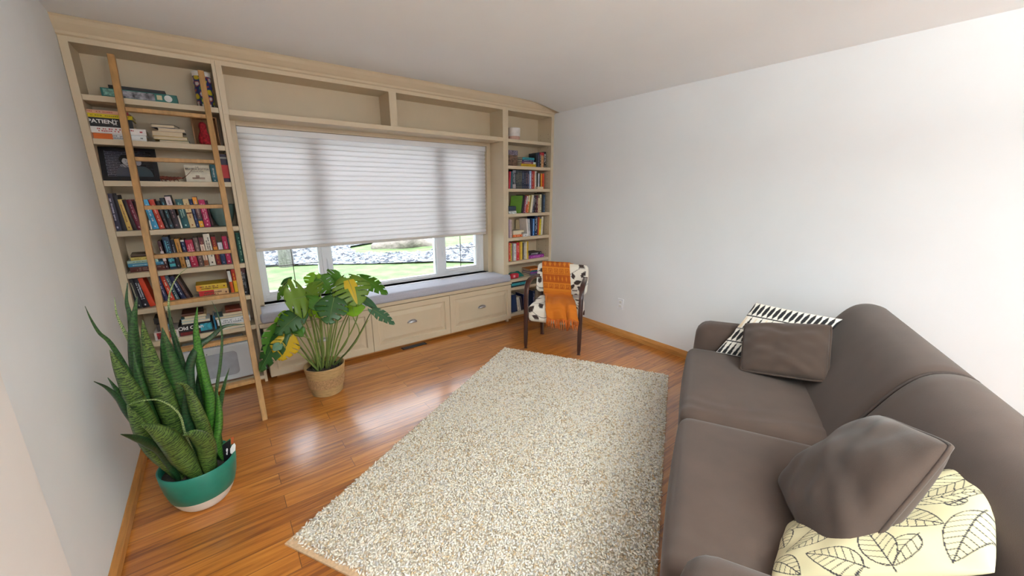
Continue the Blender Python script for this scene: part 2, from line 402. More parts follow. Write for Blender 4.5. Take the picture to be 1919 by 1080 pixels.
m = MB(); m.box(1.34, 2.412, YW+.028, YW+.034, .60, 1.96); m.build('pane', GLASS, wn)
m = MB(); ringbox(m, 1.34, 2.412, .6035, 1.9565, .010, YW+.012, YW+.05); m.build('glazing_bead', PVC, wn)
# cellular shade
bl = thing('cellular_shade', (1.89, .285, 1.02), 'white pleated cellular shade lowered two thirds down the window', 'blind')
m = MB(); m.box(.759, 3.019, .262, .312, 1.935, 1.983); m.box(3.0, 3.016, .256, .262, 1.93, 1.98); m.build('headrail', PVC, bl, bevel=.004)
m = MB(); npl = 21; z0, z1 = 1.045, 1.936; pts = []
for i in range(npl*6+1):
    ph = i/6; z = z0+(z1-z0)*i/(npl*6); pts.append((.270+.016*(1-abs(sin(pi*ph))**.5), z))
m.add([(.7585, y, z) for y, z in pts]+[(3.016, y, z) for y, z in pts], [(i, i+1, len(pts)+i+1, len(pts)+i) for i in range(len(pts)-1)])
m.add([(.7585, .312-y+.272, z) for y, z in pts]+[(3.016, .312-y+.272, z) for y, z in pts], [(i, i+1, len(pts)+i+1, len(pts)+i) for i in range(len(pts)-1)])
m.build('pleated_fabric', BLIND, bl, smooth=True)
m = MB()
for i in range(1, npl):
    z = z0+(z1-z0)*i/npl; m.box(.7605, 3.014, .2685, .2895, z-.0016, z+.0016)
m.build('pleat_seams', mat('shade_seam', (.68, .67, .66), .8, noise=(9, .03)), bl)
m = MB(); m.box(.759, 3.015, .268, .308, 1.022, 1.047); m.build('bottom_rail', mat('shade_rail', (.62, .58, .54), .5, noise=(9, .03)), bl, bevel=.004)
m = MB(); m.tube([(3.03, .258, 1.93), (3.032, .256, 1.25), (3.03, .258, 1.02)], .0015, 6); m.tube([(3.03, .254, 1.16), (3.03, .254, 1.10)], .005, 8); m.build('cord', PVC, bl)

# window bench
t = thing('window_bench', (1.93, .1, 0), 'cream built-in window bench with three raised-panel drawers under the window', 'bench')
m = MB(); m.box(XB0-.012, 3.155, .0, D, .035, .455); m.build('body', CREAM, t)
m = MB(); m.box(XL1+.021, 3.169, -.022, .243, .457, .49); m.build('bench_top', CREAM, t, bevel=.003)
m = MB(); m.box(.75, 3.155, .035, .05, 0, .04); m.build('toe_kick', TRIMW, t)
def drawer(x0, x1, par, hx):
    z0, z1 = .035, .450; m = MB()
    yb, yf = -.001, -.022
    rings = [(0, yf), (.052, yf), (.060, yf+.012), (.070, yf+.012), (.105, yf+.002)]
    vs = []
    for d, y in rings: vs += [(x0+d, y, z0+d), (x1-d, y, z0+d), (x1-d, y, z1-d), (x0+d, y, z1-d)]
    fs = [(i*4+j, i*4+(j+1) % 4, (i+1)*4+(j+1) % 4, (i+1)*4+j) for i in range(len(rings)-1) for j in range(4)]
    k = (len(rings)-1)*4; fs.append((k, k+1, k+2, k+3))
    m.add(vs, fs); m.add([(x0, yf, z0), (x1, yf, z0), (x1, yf, z1), (x0, yf, z1), (x0, yb, z0), (x1, yb, z0), (x1, yb, z1), (x0, yb, z1)], [(0, 4, 5, 1), (1, 5, 6, 2), (2, 6, 7, 3), (3, 7, 4, 0), (4, 7, 6, 5)])
    dr = m.build('drawer', CREAM, par)
    h = MB(); n1, n2 = 14, 7; c = Vector((hx, yf+.001, .253)); a, bz, dd = .047, .026, .024
    def f(u, v):
        th = pi*u; ph = (pi/2)*v
        return c+Vector((-a*cos(th), -dd*sin(ph)*sin(th)**.6 if sin(th) > 1e-6 else 0, bz*(sin(th)*cos(ph))-.002))
    h.grid(f, n1, n2)
    h.tube([c+Vector((-a*cos(pi*i/20)*1.06, -.002, bz*1.1*sin(pi*i/20)-.003)) for i in range(21)], .0028, 8)
    h.tube([c+Vector((-a*1.06, -.002, -.004)), c+Vector((a*1.06, -.002, -.004))], .0024, 8)
    h.build('cup_handle', METAL, dr, smooth=True)
for x0, x1, hx in ((.706, 1.538, 1.12), (1.543, 2.350, 1.93), (2.354, 3.158, 2.75)): drawer(x0, x1, t, hx)
m = MB(); m.soft((1.922, .098, .533), (1.225, .143, .042), .028, 20, (0, 0, .004))
o = m.build('bench_cushion', CUSH, loc=(1.92, .1, .491), smooth=True); tag(o, 'long grey fabric cushion along the top of the window bench', 'cushion')
# floor register
t = thing('floor_register', (1.92, -.035, 0), 'dark metal floor register in front of the middle bench drawer', 'vent')
m = MB(); m.box(1.80, 2.055, -.065, -.005, 0, .004); m.build('plate', DARK, t, bevel=.0015)
m = MB()
for i in range(16):
    for j in range(4): m.box(1.818+i*.0142, 1.826+i*.0142, -.058+j*.013, -.050+j*.013, .004, .0052)
m.build('grille', cmat('#56606a', .4), t)
# outlet
t = thing('wall_outlet', (W, -1.085, .35), 'white duplex electrical outlet low on the right wall', 'outlet')
m = MB(); m.box(W-.006, W, -1.12, -1.05, .292, .408); m.build('cover_plate', PVC, t, bevel=.003)
for z in (.328, .372):
    m = MB(); m.soft((W-.007, -1.085, z), (.003, .017, .014), .0028, 2); m.build('socket', cmat('#d8d8d6'), t, smooth=True)
# ---------------------------------------------------------------- outdoors
GRASS = mat('lawn_grass', (.15, .23, .085), .9, noise=(3, .35), bump=(60, 1, .03))
m = MB(); m.grid(lambda a, b: (-20+45*a, .52+30*b, -.24+.03*sin(a*40)*cos(b*31)), 60, 40); o = m.build('lawn', GRASS, smooth=True); tag(o, 'sunlit green lawn outside the window', 'lawn', kind='stuff')
rnd = random.Random(3)
m = MB(); poly = [(-12, 13.5), (1.3, 7.2), (3.4, 5.9), (4.9, 5.2), (6.2, 3.9), (9, 2.5), (20, 1.0), (20, 8), (7, 7.6), (5.2, 6.9), (3.6, 7.7), (3.8, 9.4), (6.0, 10.5), (20, 12), (20, 22), (-12, 22)]
m.add([(x, y, -.19) for x, y in poly], [tuple(range(len(poly)))])
def inpoly(x, y):
    c = False; j = len(poly)-1
    for i in range(len(poly)):
        if (poly[i][1] > y) != (poly[j][1] > y) and x < (poly[j][0]-poly[i][0])*(y-poly[i][1])/(poly[j][1]-poly[i][1])+poly[i][0]: c = not c
        j = i
    return c
cnt = 0
while cnt < 9000:
    y = rnd.uniform(2.5, 20); x = rnd.uniform(.3+.0*y, 1+y*1.35)
    if not inpoly(x, y): continue
    cnt += 1; s = rnd.uniform(.03, .075); th = rnd.uniform(0, pi); a = Vector((cos(th), sin(th), 0)); b = Vector((-sin(th), cos(th), 0)); c = Vector((x, y, -.18))
    sa, sb, sc_ = s*rnd.uniform(.8, 1.4), s*rnd.uniform(.6, 1), s*rnd.uniform(.5, .8)
    m.add([c+a*sa, c+b*sb, c-a*sa, c-b*sb, c+Vector((0, 0, sc_)), c-Vector((0, 0, sc_))], [(0, 1, 4), (1, 2, 4), (2, 3, 4), (3, 0, 4)], rnd.choice((0, 1, 1, 2)))
o = m.build('gravel_bed', [mat('river_rock_mid', (.15, .165, .19), .8, noise=(20, .3)), mat('river_rock_pale', (.27, .28, .31), .8, noise=(20, .2)), mat('river_rock_dark', (.05, .055, .07), .8, noise=(20, .3))])
tag(o, 'grey river-rock gravel bed beyond the lawn outside', 'gravel', kind='stuff')
m = MB(); c = Vector((5.6, 8.7, -.1))
def bf(u, v):
    th = 2*pi*u; ph = pi*v; r = 1+.18*sin(3*th+1)*sin(ph*2)+.12*cos(5*th+2*ph)
    return c+Vector((1.15*r*cos(th)*sin(ph), .6*r*sin(th)*sin(ph), .42*r*cos(ph)))
m.grid(bf, 28, 14); o = m.build('boulder', mat('boulder_stone', (.24, .205, .18), .9, noise=(3, .35), bump=(6, 1, .08)), loc=(5.6, 8.7, -.2), smooth=True)
tag(o, 'large tan boulder in the gravel outside the window', 'boulder')
m = MB(); c = atd(533, 470, 10.5, -50); m.tube([(c.x, c.y, -.3), (c.x+.03, c.y, 1.2), (c.x-.04, c.y+.05, 3.2)], [.17, .13, .10], 10)
o = m.build('tree_trunk', mat('pale_bark', (.26, .24, .24), .9, noise=(12, .3, (3, 3, .6)), bump=(30, 1, .02)), loc=(c.x, c.y, -.24), smooth=True); tag(o, 'pale slender tree trunk standing in the lawn behind left window sash', 'tree')

# ---------------------------------------------------------------- ladder
t = thing('library_ladder', (.395, -.607, 0), 'pale pine library ladder leaning on the left bookcase', 'ladder')
K = .557/2.25
def lad(x, z, dn=0): return Vector((x, -.607+K*z-dn, z+dn*K))
for x in (.187, .598):
    m = MB(); hw = .016; dd = .03; za, zb = 0, 2.28
    if x > .5: zb = 2.262
    vs = []
    for z in (za, zb):
        for sx, sd in ((-hw, dd), (hw, dd), (hw, -dd*.6), (-hw, -dd*.6)): vs.append(lad(x+sx, z, 0)+Vector((0, -sd, 0)))
    m.add(vs, [(0, 1, 2, 3), (4, 7, 6, 5), (0, 4, 5, 1), (1, 5, 6, 2), (2, 6, 7, 3), (3, 7, 4, 0)])
    m.build('rail', OAK, t, bevel=.003)
for z in (.265, .550, .836, 1.118, 1.407, 1.69, 1.975):
    m = MB(); c = lad(0, z)
    m.box(.203, .582, c.y-.022, c.y+.024, z-.012, z+.012); m.build('rung', OAK, t, bevel=.003)

# ---------------------------------------------------------------- rug
A = radians(29.7); E1 = Vector((cos(A), sin(A), 0)); N1 = Vector((sin(A), -cos(A), 0))
ra, rb_, rc = Vector((2.609, -.63, 0)), Vector((3.325, -1.955, 0)), Vector((.576, -1.788, 0))
ru = (rc-ra); rv = (rb_-ra); LU, LV = ru.length, rv.length; eu = ru.normalized(); ev = Vector((-eu.y, eu.x, 0))
if ev.dot(rv) < 0: ev = -ev
rugc = ra+eu*LU/2+ev*LV/2
t = thing('shag_rug', (rugc.x, rugc.y, 0), 'large rectangular cream and oatmeal shag rug on the plank floor', 'rug')
m = MB(); mb_ = MB(); mb_.prism([p+Vector((0, 0, .0095)) for p in (ra+(eu+ev)*.01, ra+ev*(LV-.01)+eu*.01, ra+ev*(LV-.01)+eu*(LU-.02), ra+ev*.01+eu*(LU-.02))], (0, 0, .003)); mb_.build('woven_base', mat('wool_base', srgb('#cfc4b2'), .95, noise=(120, .3)), t)
m = MB(); q = [ra-eu*.0, ra+ev*LV, ra+ev*LV+eu*(LU+.02), ra+eu*(LU+.02)]
m.prism([p+Vector((0, 0, .001)) for p in q], (0, 0, .008)); m.build('backing', mat('jute_backing', srgb('#c5a684'), .9, noise=(80, .15)), t)
rr = random.Random(5); vs = []; fs = []; cols = []
pal = [tuple(min(.95, q*1.12) for q in srgb(c)) for c in ('#e9e0d0', '#e3dccf', '#d8d2c8', '#efe9dc', '#c8b08c', '#dccbb0', '#c2beba', '#ab9a82', '#e6e2dc', '#d9cfbd')]
sp = .0095; nu_, nv_ = int(LU/sp), int(LV/sp)
for i in range(nu_+1):
    for j in range(nv_+1):
        a = i*sp+rr.uniform(-.005, .005); b = j*sp+rr.uniform(-.005, .005)
        if a < .002 or b < .002 or b > LV-.002 or a > LU-.0: continue
        ed = min(a, b, LV-b, LU-a); zz = .016+rr.uniform(-.004, .006)-(.006 if ed < .02 else 0)
        c = ra+eu*a+ev*b+Vector((0, 0, zz)); th = rr.uniform(0, 2*pi)
        ph = rr.uniform(-.5, .9); d = Vector((cos(th)*cos(ph), sin(th)*cos(ph), sin(ph))); s1 = d.cross(Vector((0, 0, 1))).normalized(); s2 = d.cross(s1)
        l = rr.uniform(.008, .0135); r = rr.uniform(.0036, .0056)
        k = len(vs); vs += [c+d*l, c+s1*r, c+s2*r, c-s1*r, c-s2*r, c-d*l]
        fs += [(k, k+1, k+2), (k, k+2, k+3), (k, k+3, k+4), (k, k+4, k+1), (k+5, k+2, k+1), (k+5, k+3, k+2), (k+5, k+4, k+3), (k+5, k+1, k+4)]
        band = .5+.5*sin(a*9+sin(b*3)*1.2+1.3*sin(a*23))*.7
        w_ = rr.random()
        if w_ < .13+.16*band: cc = pal[rr.choice((4, 5, 7))]
        elif w_ < .38: cc = pal[rr.choice((2, 6, 9))]
        else: cc = pal[rr.choice((0, 1, 3, 8))]
        cols += [cc]*6
m = MB(); m.v = vs; m.f = fs; m.m = [0]*len(fs)
o = m.build('pile', attr_mat('rug_pile', .95, sheen=.2), t, smooth=True, colors=cols); o['kind'] = 'stuff'

# ---------------------------------------------------------------- sofa
SO = Vector((2.137, -2.70, 0))
RA, RN = E1.copy(), N1.copy()
def PL(s, n, z): return SO+RA*s+RN*n+Vector((0, 0, z))
A2 = radians(26.4); E1 = Vector((cos(A2), sin(A2), 0)); N1 = Vector((sin(A2), -cos(A2), 0))
def S3(s, n, z): return SO+E1*s+N1*n+Vector((0, 0, z))
SM = Matrix(((E1.x, N1.x, 0, SO.x), (E1.y, N1.y, 0, SO.y), (0, 0, 1, 0), (0, 0, 0, 1)))
t = thing('sofa', S3(.1, .6, 0), 'brown two-seat fabric sofa standing at an angle on the right', 'sofa')
s0, s1 = -.835, .975
m = MB(); m.soft(((s0+s1)/2, .50, .20), ((s1-s0)/2+.02, .48, .13), .03, 8, M=SM); m.build('base', SOFA, t, smooth=True)
for a, b in ((s0+.004, .046), (.054, s1-.004)):
    m = MB(); m.soft(((a+b)/2, .315, .385), ((b-a)/2, .335, .085), .05, 44, (.004, .012, .022), M=SM); m.v = [q+Vector((0, 0, .0022*sin((q-SO).dot(E1)*70+3*sin((q-SO).dot(N1)*9))*exp(-((q-SO).dot(E1)-a-.10)**2/.006))) if q.z > .42 else q for q in m.v]; m.build('seat_cushion', SOFA, t, smooth=True)
# piping on cushion fronts
for a, b in ((s0+.03, .03), (.07, s1-.03)):
    m = MB(); m.tube([S3(a+(b-a)*i/12, .018-.004*sin(pi*i/12), .452+.006*sin(pi*i/12)) for i in range(13)], .0035, 6); m.build('piping', SOFAD, t, smooth=True)
prof = [(.45, .30), (.545, .43), (.60, .56), (.66, .68), (.715, .78), (.77, .845), (.825, .868), (.885, .866), (.935, .84), (.97, .75), (.99, .55), (.99, .3), (.97, .10), (.55, .10)]
cx = sum(p[0] for p in prof)/len(prof); cz = sum(p[1] for p in prof)/len(prof)
st = []
b0, b1 = -1.03, 1.13
for q in (0, .012, .03, .055, .09): st.append((b0+q, q))
st += [(b0+.15+(b1-b0-.3)*i/24, 1) for i in range(25)]
for q in (.09, .055, .03, .012, 0): st.append((b1-q, q))
def smoothprof(P, n=3):
    for _ in range(2):
        Q = []
        for i in range(len(P)):
            a, b = P[i], P[(i+1) % len(P)]; Q += [(.75*a[0]+.25*b[0], .75*a[1]+.25*b[1]), (.25*a[0]+.75*b[0], .25*a[1]+.75*b[1])]
        P = Q
    return P
SP = smoothprof(prof)
m = MB(); k = len(SP); vs = []
for s, q in st:
    ins = 0 if q == 1 else .07*(1-sqrt(max(0, 1-(1-q/.09)**2)))
    seam = .012*exp(-((s-.05)/.012)**2)
    for nn, z in SP:
        dn, dz = nn-cx, z-cz; L_ = sqrt(dn*dn+dz*dz); f = 1-(ins+seam)/L_
        vs.append(S3(s, cx+dn*f, cz+dz*f+.006*sin((s+1)*6)*(z > .6)))
st_extra = [(.03, 1), (.043, 1), (.05, 1), (.057, 1), (.07, 1)]
# rebuild stations with the seam resolved
st2 = sorted(st+st_extra); vs = []
for s, q in st2:
    ins = 0 if q == 1 else .07*(1-sqrt(max(0, 1-(1-q/.09)**2)))
    seam = .012*exp(-((s-.05)/.009)**2)
    for nn, z in SP:
        dn, dz = nn-cx, z-cz; L_ = sqrt(dn*dn+dz*dz); f = 1-(ins+seam)/L_
        vs.append(S3(s, cx+dn*f+.06*(s-.05)*min(1, max(0, (z-.43)/.3)), cz+dz*f))
fs = [(i*k+j, i*k+(j+1) % k, (i+1)*k+(j+1) % k, (i+1)*k+j) for i in range(len(st2)-1) for j in range(k)]
fs += [tuple(range(k)), tuple(range((len(st2)-1)*k, len(st2)*k))]
m.add(vs, fs); m.build('backrest', SOFA, t, smooth=True)
m = MB(); pth = [p for p in smoothprof(prof) if p[1] > .44 and p[0] < .965]
m.tube([S3(.05, cx+(p[0]-cx)*.985, cz+(p[1]-cz)*.985) for p in pth], .006, 6); m.build('back_seam', SOFAD, t, smooth=True)
for a, b in ((s0-.215, s0), (s1, s1+.215)):
    m = MB(); m.soft(((a+b)/2, .485, .335), ((b-a)/2, .46, .285), .08, 8, (.004, .01, .012), M=SM); m.build('arm', SOFA, t, smooth=True)
for s in (-.95, 1.05):
    for n in (.12, .92):
        m = MB(); m.tube([S3(s, n, 0), S3(s, n, .075)], [.02, .028], 12); m.build('foot', DKWOOD, t, smooth=False)

# pillows: frame from corner points, thickness profile, piping
def pillow(name, corners, thick, mats, label, nu=40, pf=None, pipe=None, wr=.004, corner=.12, seed=1, pinch=.06, flop=0, rc=.05):
    P = [Vector(c) for c in corners]; c = (P[0]+P[1]+P[2]+P[3])/4
    u = ((P[1]-P[0])+(P[2]-P[3])).normalized(); nrm = u.cross((P[3]-P[0])+(P[2]-P[1])).normalized()
    if nrm.dot(CAM-c) < 0: nrm = -nrm
    rn = random.Random(seed); ph = [rn.uniform(0, 6) for _ in range(8)]; dr = [rn.uniform(0, pi) for _ in range(5)]
    def base(a, b):
        # edges drawn in between the corners
        a2 = a+pinch*(.5-a)*2*.5*(4*b*(1-b)); b2 = b+pinch*(.5-b)*2*.5*(4*a*(1-a))
        ea, eb = abs(a2-.5)*2, abs(b2-.5)*2; k2 = 1-rc*(ea*eb)**3.5; a2 = .5+(a2-.5)*k2; b2 = .5+(b2-.5)*k2
        q = P[0]*(1-a2)*(1-b2)+P[1]*a2*(1-b2)+P[2]*a2*b2+P[3]*(1-a2)*b2
        return q+nrm*flop*((a-.5)*(b-.5)*4)
    def hh(a, b): return (max(0, 4*a*(1-a))**.42)*(max(0, 4*b*(1-b))**.42)
    def wrk(a, b):
        w = 0
        for i in range(5):
            x = (a-.5)*cos(dr[i])+(b-.5)*sin(dr[i]); y = -(a-.5)*sin(dr[i])+(b-.5)*cos(dr[i])
            w += sin(x*(14+5*i)+ph[i]+1.5*sin(y*4+ph[i+1]))*(1/(1+i*.5))*(abs(y)**.7+.25)
        return w*wr*hh(a, b)
    out = []
    m = MB(); n = nu
    for sg in (1, -1):
        def f(a, b):
            return base(a, b)+nrm*sg*(thick*hh(a, b)*(1 if sg > 0 else .7)+(wrk(a, b) if sg > 0 else 0))
        k = len(m.v); m.grid(f, n, n)
        if sg < 0:
            kk = n*n; m.f[-kk:] = [q[::-1] for q in m.f[-kk:]]
        out += [(i/n, j/n, sg) for i in range(n+1) for j in range(n+1)]
    cols = None
    if pf: cols = [pf(a, b, s) for a, b, s in out]
    o = m.build(name, mats, loc=c, smooth=True, colors=cols)
    md = o.modifiers.new('weld', 'WELD'); md.merge_threshold = .0006
    tag(o, label, 'pillow')
    if pipe:
        m = MB(); pts = []
        for i in range(4*24):
            s, r = divmod(i, 24); r /= 24
            a, b = ((r, 0), (1, r), (1-r, 1), (0, 1-r))[s]; pts.append(base(a, b))
        pts.append(pts[0]); m.tube(pts, .0055, 6, cap=False); m.build('piping', pipe, o, smooth=True)
    return o
PILB = mat('pillow_brown_fabric', srgb('#46372e'), .92, sheen=.12, noise=(12, .10), bump=(400, .35, .0015))
# corner order: left, top, right, bottom
pillow('brown_pillow', [PL(-.33, .31, .47), PL(-.215, .585, .765), PL(-.635, .56, .905), PL(-.80, .31, .54)], .09, PILB,
       'brown piped throw pillow tilted over the cream leaf-print pillow', 44, pipe=PILB, wr=.007, seed=4, flop=.012, pinch=.03)
pillow('brown_pillow', [PL(.905, .335, .695), PL(.745, .73, .79), PL(.455, .665, .56), PL(.625, .30, .485)], .065, PILB,
       'brown piped pillow leaning in front of the black and white pillow', 40, pipe=PILB, wr=.009, seed=9, pinch=.03)
BLK, CRM = (.012, .011, .013), (.80, .76, .68)
def dagger(a, b, s):
    # rows of tapering black darts between thin lines
    col = a*4.0; ci = int(col); cf = col-ci
    if cf < .045 or cf > .975: return BLK
    rw = b*15+(.5 if ci % 2 else 0); rf = abs(rw-int(rw)-.5)
    prof_ = (.42*(1-cf)**.8*(cf > .06)) if ci % 2 == 0 else (.40*sin(pi*min(1, max(0, (cf-.05)/.9)))**.8)
    if ci >= 2 and (int(rw) % 2 == 0) and ci % 2 == 0: return (.75, .62, .45) if rf < prof_ else CRM
    return BLK if rf < prof_ else CRM
PATM = attr_mat('printed_cotton', .85, bump=(300, .2, .001))
pillow('patterned_pillow', [PL(.905, .20, .47), PL(1.0, .40, .81), PL(.84, .80, .80), PL(.76, .62, .48)], .05, PATM,
       'black and white dart-print pillow against far sofa arm, behind brown pillow', 150, pf=dagger, wr=.001, seed=2, rc=.0, pinch=.03)
# leaf line drawing on the cream pillow
def seg_d(px, py, ax, ay, bx, by):
    dx, dy = bx-ax, by-ay; l = dx*dx+dy*dy; tt = max(0, min(1, ((px-ax)*dx+(py-ay)*dy)/l)) if l else 0
    return sqrt((px-ax-tt*dx)**2+(py-ay-tt*dy)**2), tt
LV_ = [(.06, .10, .36, .20, .085), (.42, .06, .62, .34, .085), (.62, .02, .98, .10, .08), (.97, .22, .66, .46, .09), (.12, .42, .44, .34, .085), (.40, .52, .10, .76, .09), (.54, .56, .84, .72, .09), (.98, .60, .86, .96, .085), (.5, .97, .22, .84, .08), (.62, .97, .5, .68, .08), (.02, .36, .06, .62, .07), (.72, .20, .60, .05, .05), (.30, .24, .04, .34, .07), (.46, .36, .64, .52, .07), (.70, .50, .98, .42, .07), (.36, .66, .56, .60, .05), (.74, .80, .62, .97, .06), (.02, .80, .18, .98, .07), (.16, .02, .02, .08, .04)]
def leafline(a, b, s):
    w = .0036; ink = (.03, .025, .03); bgc = srgb('#cdc29c')
    for (ax, ay, bx, by, wd) in LV_:
        L_ = sqrt((bx-ax)**2+(by-ay)**2); ux, uy = (bx-ax)/L_, (by-ay)/L_
        x = ((a-ax)*ux+(b-ay)*uy)/L_; y = (-(a-ax)*uy+(b-ay)*ux)
        if x < -.08 or x > 1.02: continue
        hw = wd*sin(pi*max(0, min(1, x))**.8)**.8 if 0 < x < 1 else 0
        if abs(y) > hw+w*1.5: continue
        if abs(abs(y)-hw) < w: return ink
        if abs(y) < w*.9 and x < 1: return ink
        if abs(y) < hw:
            v = (x*L_-abs(y)*.75)/.042; vf = abs(v-round(v))
            if vf*.042 < w*.8: return ink
            return bgc
    # pineapple doodle
    r = sqrt(((a-.88)/.05)**2+((b-.5)/.07)**2)
    if r < 1:
        q = (sin((a+b)*170) > .55) or (sin((a-b)*170) > .6)
        return ink if q or r > .93 else bgc
    return bgc
LEAFM = attr_mat('leaf_print_cotton', .85, bump=(260, .2, .001))
pillow('leaf_print_pillow', [PL(-.545, .285, .49), PL(-.405, .765, .775), PL(-.85, .54, .755), PL(-.80, .19, .505)], .05, LEAFM,
       'cream pillow printed with black leaf outlines, on the near sofa seat', 230, pf=leafline, wr=.0045, seed=6, pinch=.02, rc=.03)

# ---------------------------------------------------------------- armchair
CO = Vector((2.934, -.963, 0)); CB = Vector((.83, .557, 0)); CWd = Vector((.557, -.83, 0))
def C3(a, b, z): return CO+CWd*a+CB*b+Vector((0, 0, z))
CMx = Matrix(((CWd.x, CB.x, 0, CO.x), (CWd.y, CB.y, 0, CO.y), (0, 0, 1, 0), (0, 0, 0, 1)))
t = thing('armchair', C3(0, .2, 0), 'bentwood armchair in cream leaf-print fabric standing in the corner', 'chair')
def strap(m, pts, w, th):               # flat bentwood strap: pts in chair coords (a,b,z), width along a
    n = len(pts); vs = []
    for i, (a, b, z) in enumerate(pts):
        a0, b0, z0_ = pts[max(0, i-1)]; a1, b1_, z1_ = pts[min(n-1, i+1)]
        d = Vector((0, b1_-b0, z1_-z0_)).normalized(); nn = Vector((0, d.z, -d.y))
        ww = w[i] if isinstance(w, list) else w
        tt = th[i] if isinstance(th, list) else th
        for sx, sn in ((-1, -1), (1, -1), (1, 1), (-1, 1)):
            vs.append(C3(a+sx*ww/2, b+nn.y*sn*tt/2, z+nn.z*sn*tt/2))
    fs = [(i*4+j, i*4+(j+1) % 4, (i+1)*4+(j+1) % 4, (i+1)*4+j) for i in range(n-1) for j in range(4)]+[(0, 1, 2, 3), ((n-1)*4+3, (n-1)*4+2, (n-1)*4+1, (n-1)*4)]
    m.add(vs, fs)
for sa in (-1, 1):
    m = MB(); A0 = .262*sa
    pts = [(A0, 0, 0), (A0, 0, .05), (A0, 0, .2), (A0, 0, .4), (A0, 0, .53), (A0, .008, .585), (A0, .03, .63), (A0, .07, .655), (A0, .14, .668), (A0*.98, .22, .672), (A0*.95, .30, .668), (A0*.92, .36, .66)]
    strap(m, pts, [.022, .034, .038, .04, .04, .042, .044, .046, .046, .044, .04, .034], [.022, .026, .03, .032, .034, .034, .034, .03, .026, .024, .024, .024])
    m.build('arm', DKWOOD, t, bevel=.006, seg=3, smooth=True)
    m = MB(); B0 = .205*sa
    strap(m, [(B0, .43, 0), (B0, .41, .2), (B0, .385, .42), (B0*1.1, .42, .62), (B0*1.1, .45, .74)], .032, .035)
    m.build('leg', DKWOOD, t, bevel=.005, seg=2)
m = MB()
for sa in (-1, 1): m.box(.225*sa-.012, .225*sa+.012, .0, .40, .28, .33, M=CMx)
m.box(-.25, .25, .36, .385, .28, .33, M=CMx); m.build('rail', DKWOOD, t, bevel=.003)
def fab(a, b, z):
    # painted leaves: list in fabric coordinates
    return None
FL = [(-.21, .05, .8, .055), (-.12, .10, 2.2, .05), (-.02, .02, .5, .05), (.15, .05, 1.2, .05), (.2, .14, 2.6, .045), (.17, .20, .3, .05), (.12, .26, 1.9, .04), (.22, .28, 1.0, .045), (-.22, .2, 1.4, .05), (-.2, .3, .2, .045), (.04, .14, 2.9, .05), (-.08, .22, .9, .05), (.0, .3, 2.2, .05), (.1, -.03, .1, .05), (-.16, -.02, 2.8, .045), (.21, -.05, 2.0, .05), (-.1, .34, .4, .05), (.19, .36, 2.4, .05), (.12, .155, .9, .04), (.23, .2, 1.9, .035)]
def leafprint(x, y):
    dk = srgb('#3a2a26'); bgc = srgb('#e9e3d6')
    for (cx_, cy_, th, L_) in FL:
        u = (x-cx_)*cos(th)+(y-cy_)*sin(th); v = -(x-cx_)*sin(th)+(y-cy_)*cos(th)
        L_ = L_*1.6; uu = u/L_
        if -.5 < uu < .55 and abs(v) < .30*L_*(1-abs(uu/.55)**1.5)*(1-.45*uu): return dk
    for i, ph in enumerate((0, 2.1, 4.0)):
        if abs(y-(.02+.14*i+.04*sin(x*18+ph))) < .0028: return dk
    return bgc
CHM = attr_mat('chair_print_fabric', .85, bump=(300, .2, .001))
def painted(m, name, par, f):
    inv = CMx.inverted(); cols = []
    for p in m.v:
        q = inv @ p; cols.append(f(q))
    return m.build(name, CHM, par, smooth=True, colors=cols)
m = MB(); m.soft((0, .20, .365), (.24, .225, .085), .045, 60, (.003, .006, .014), M=CMx)
painted(m, 'seat', t, lambda q: leafprint(q.x, q.z-.36 if q.y < .0 else q.y+.08))
bt = Matrix.Translation((0, .405, .635)) @ Matrix.Rotation(radians(-12), 4, 'X')
m = MB(); m.soft((0, 0, 0), (.262, .048, .150), .044, 60, (.003, .012, .006), M=CMx @ bt)
painted(m, 'backrest', t, lambda q: leafprint(q.x, q.z-.42))
# throw blanket
TH = [srgb(c) for c in ('#cd7a1c', '#a9520f', '#c06a14', '#8a2f10')]
thr = thing('throw_blanket', C3(0, .3, .75), 'orange fringed throw blanket with key pattern draped over the armchair', 'blanket')
path = [(.495, .20), (.495, .33), (.50, .50), (.497, .66), (.478, .76), (.452, .795), (.42, .803), (.39, .79), (.365, .745), (.35, .68), (.333, .60), (.318, .52), (.295, .485), (.23, .478), (.15, .482), (.06, .474), (.005, .462), (-.025, .43), (-.034, .38), (-.036, .335)]
pl = [0]
for i in range(1, len(path)): pl.append(pl[-1]+sqrt((path[i][0]-path[i-1][0])**2+(path[i][1]-path[i-1][1])**2))
TL = pl[-1]
def along(s):
    s = s*TL
    for i in range(1, len(path)):
        if s <= pl[i] or i == len(path)-1:
            f = (s-pl[i-1])/(pl[i]-pl[i-1]); a, b = path[i-1], path[i]
            return a[0]+(b[0]-a[0])*f, a[1]+(b[1]-a[1])*f
def tpos(s, x):
    b, z = along(s)
    fr = max(0, min(1, (s*TL-.62)/(TL-.62)))       # 0 at the top of the back, 1 at the seat front
    k_ = max(0, (fr-.45)/.55); a = -.215+.285*x+.05*min(1, fr/.45)+k_**.8*(.125+.01*x)
    a -= .02*fr*sin(x*pi*3)*k_
    lift = .006+k_*(.012*sin(x*16+1)+.010*sin(x*9+s*20)+.012)+.003*sin(x*12+s*9)
    if s*TL < .60: return C3(a+.03, b+.004+.006*sin(x*14), z)
    return C3(a, b-lift*(1 if fr < .45 or fr > .9 else .3), z+lift*(.3 if fr < .45 else 1))
KEY = ["11111111", "10000001", "10111101", "10100101", "10110101", "10000101", "11111101", "00000001"]
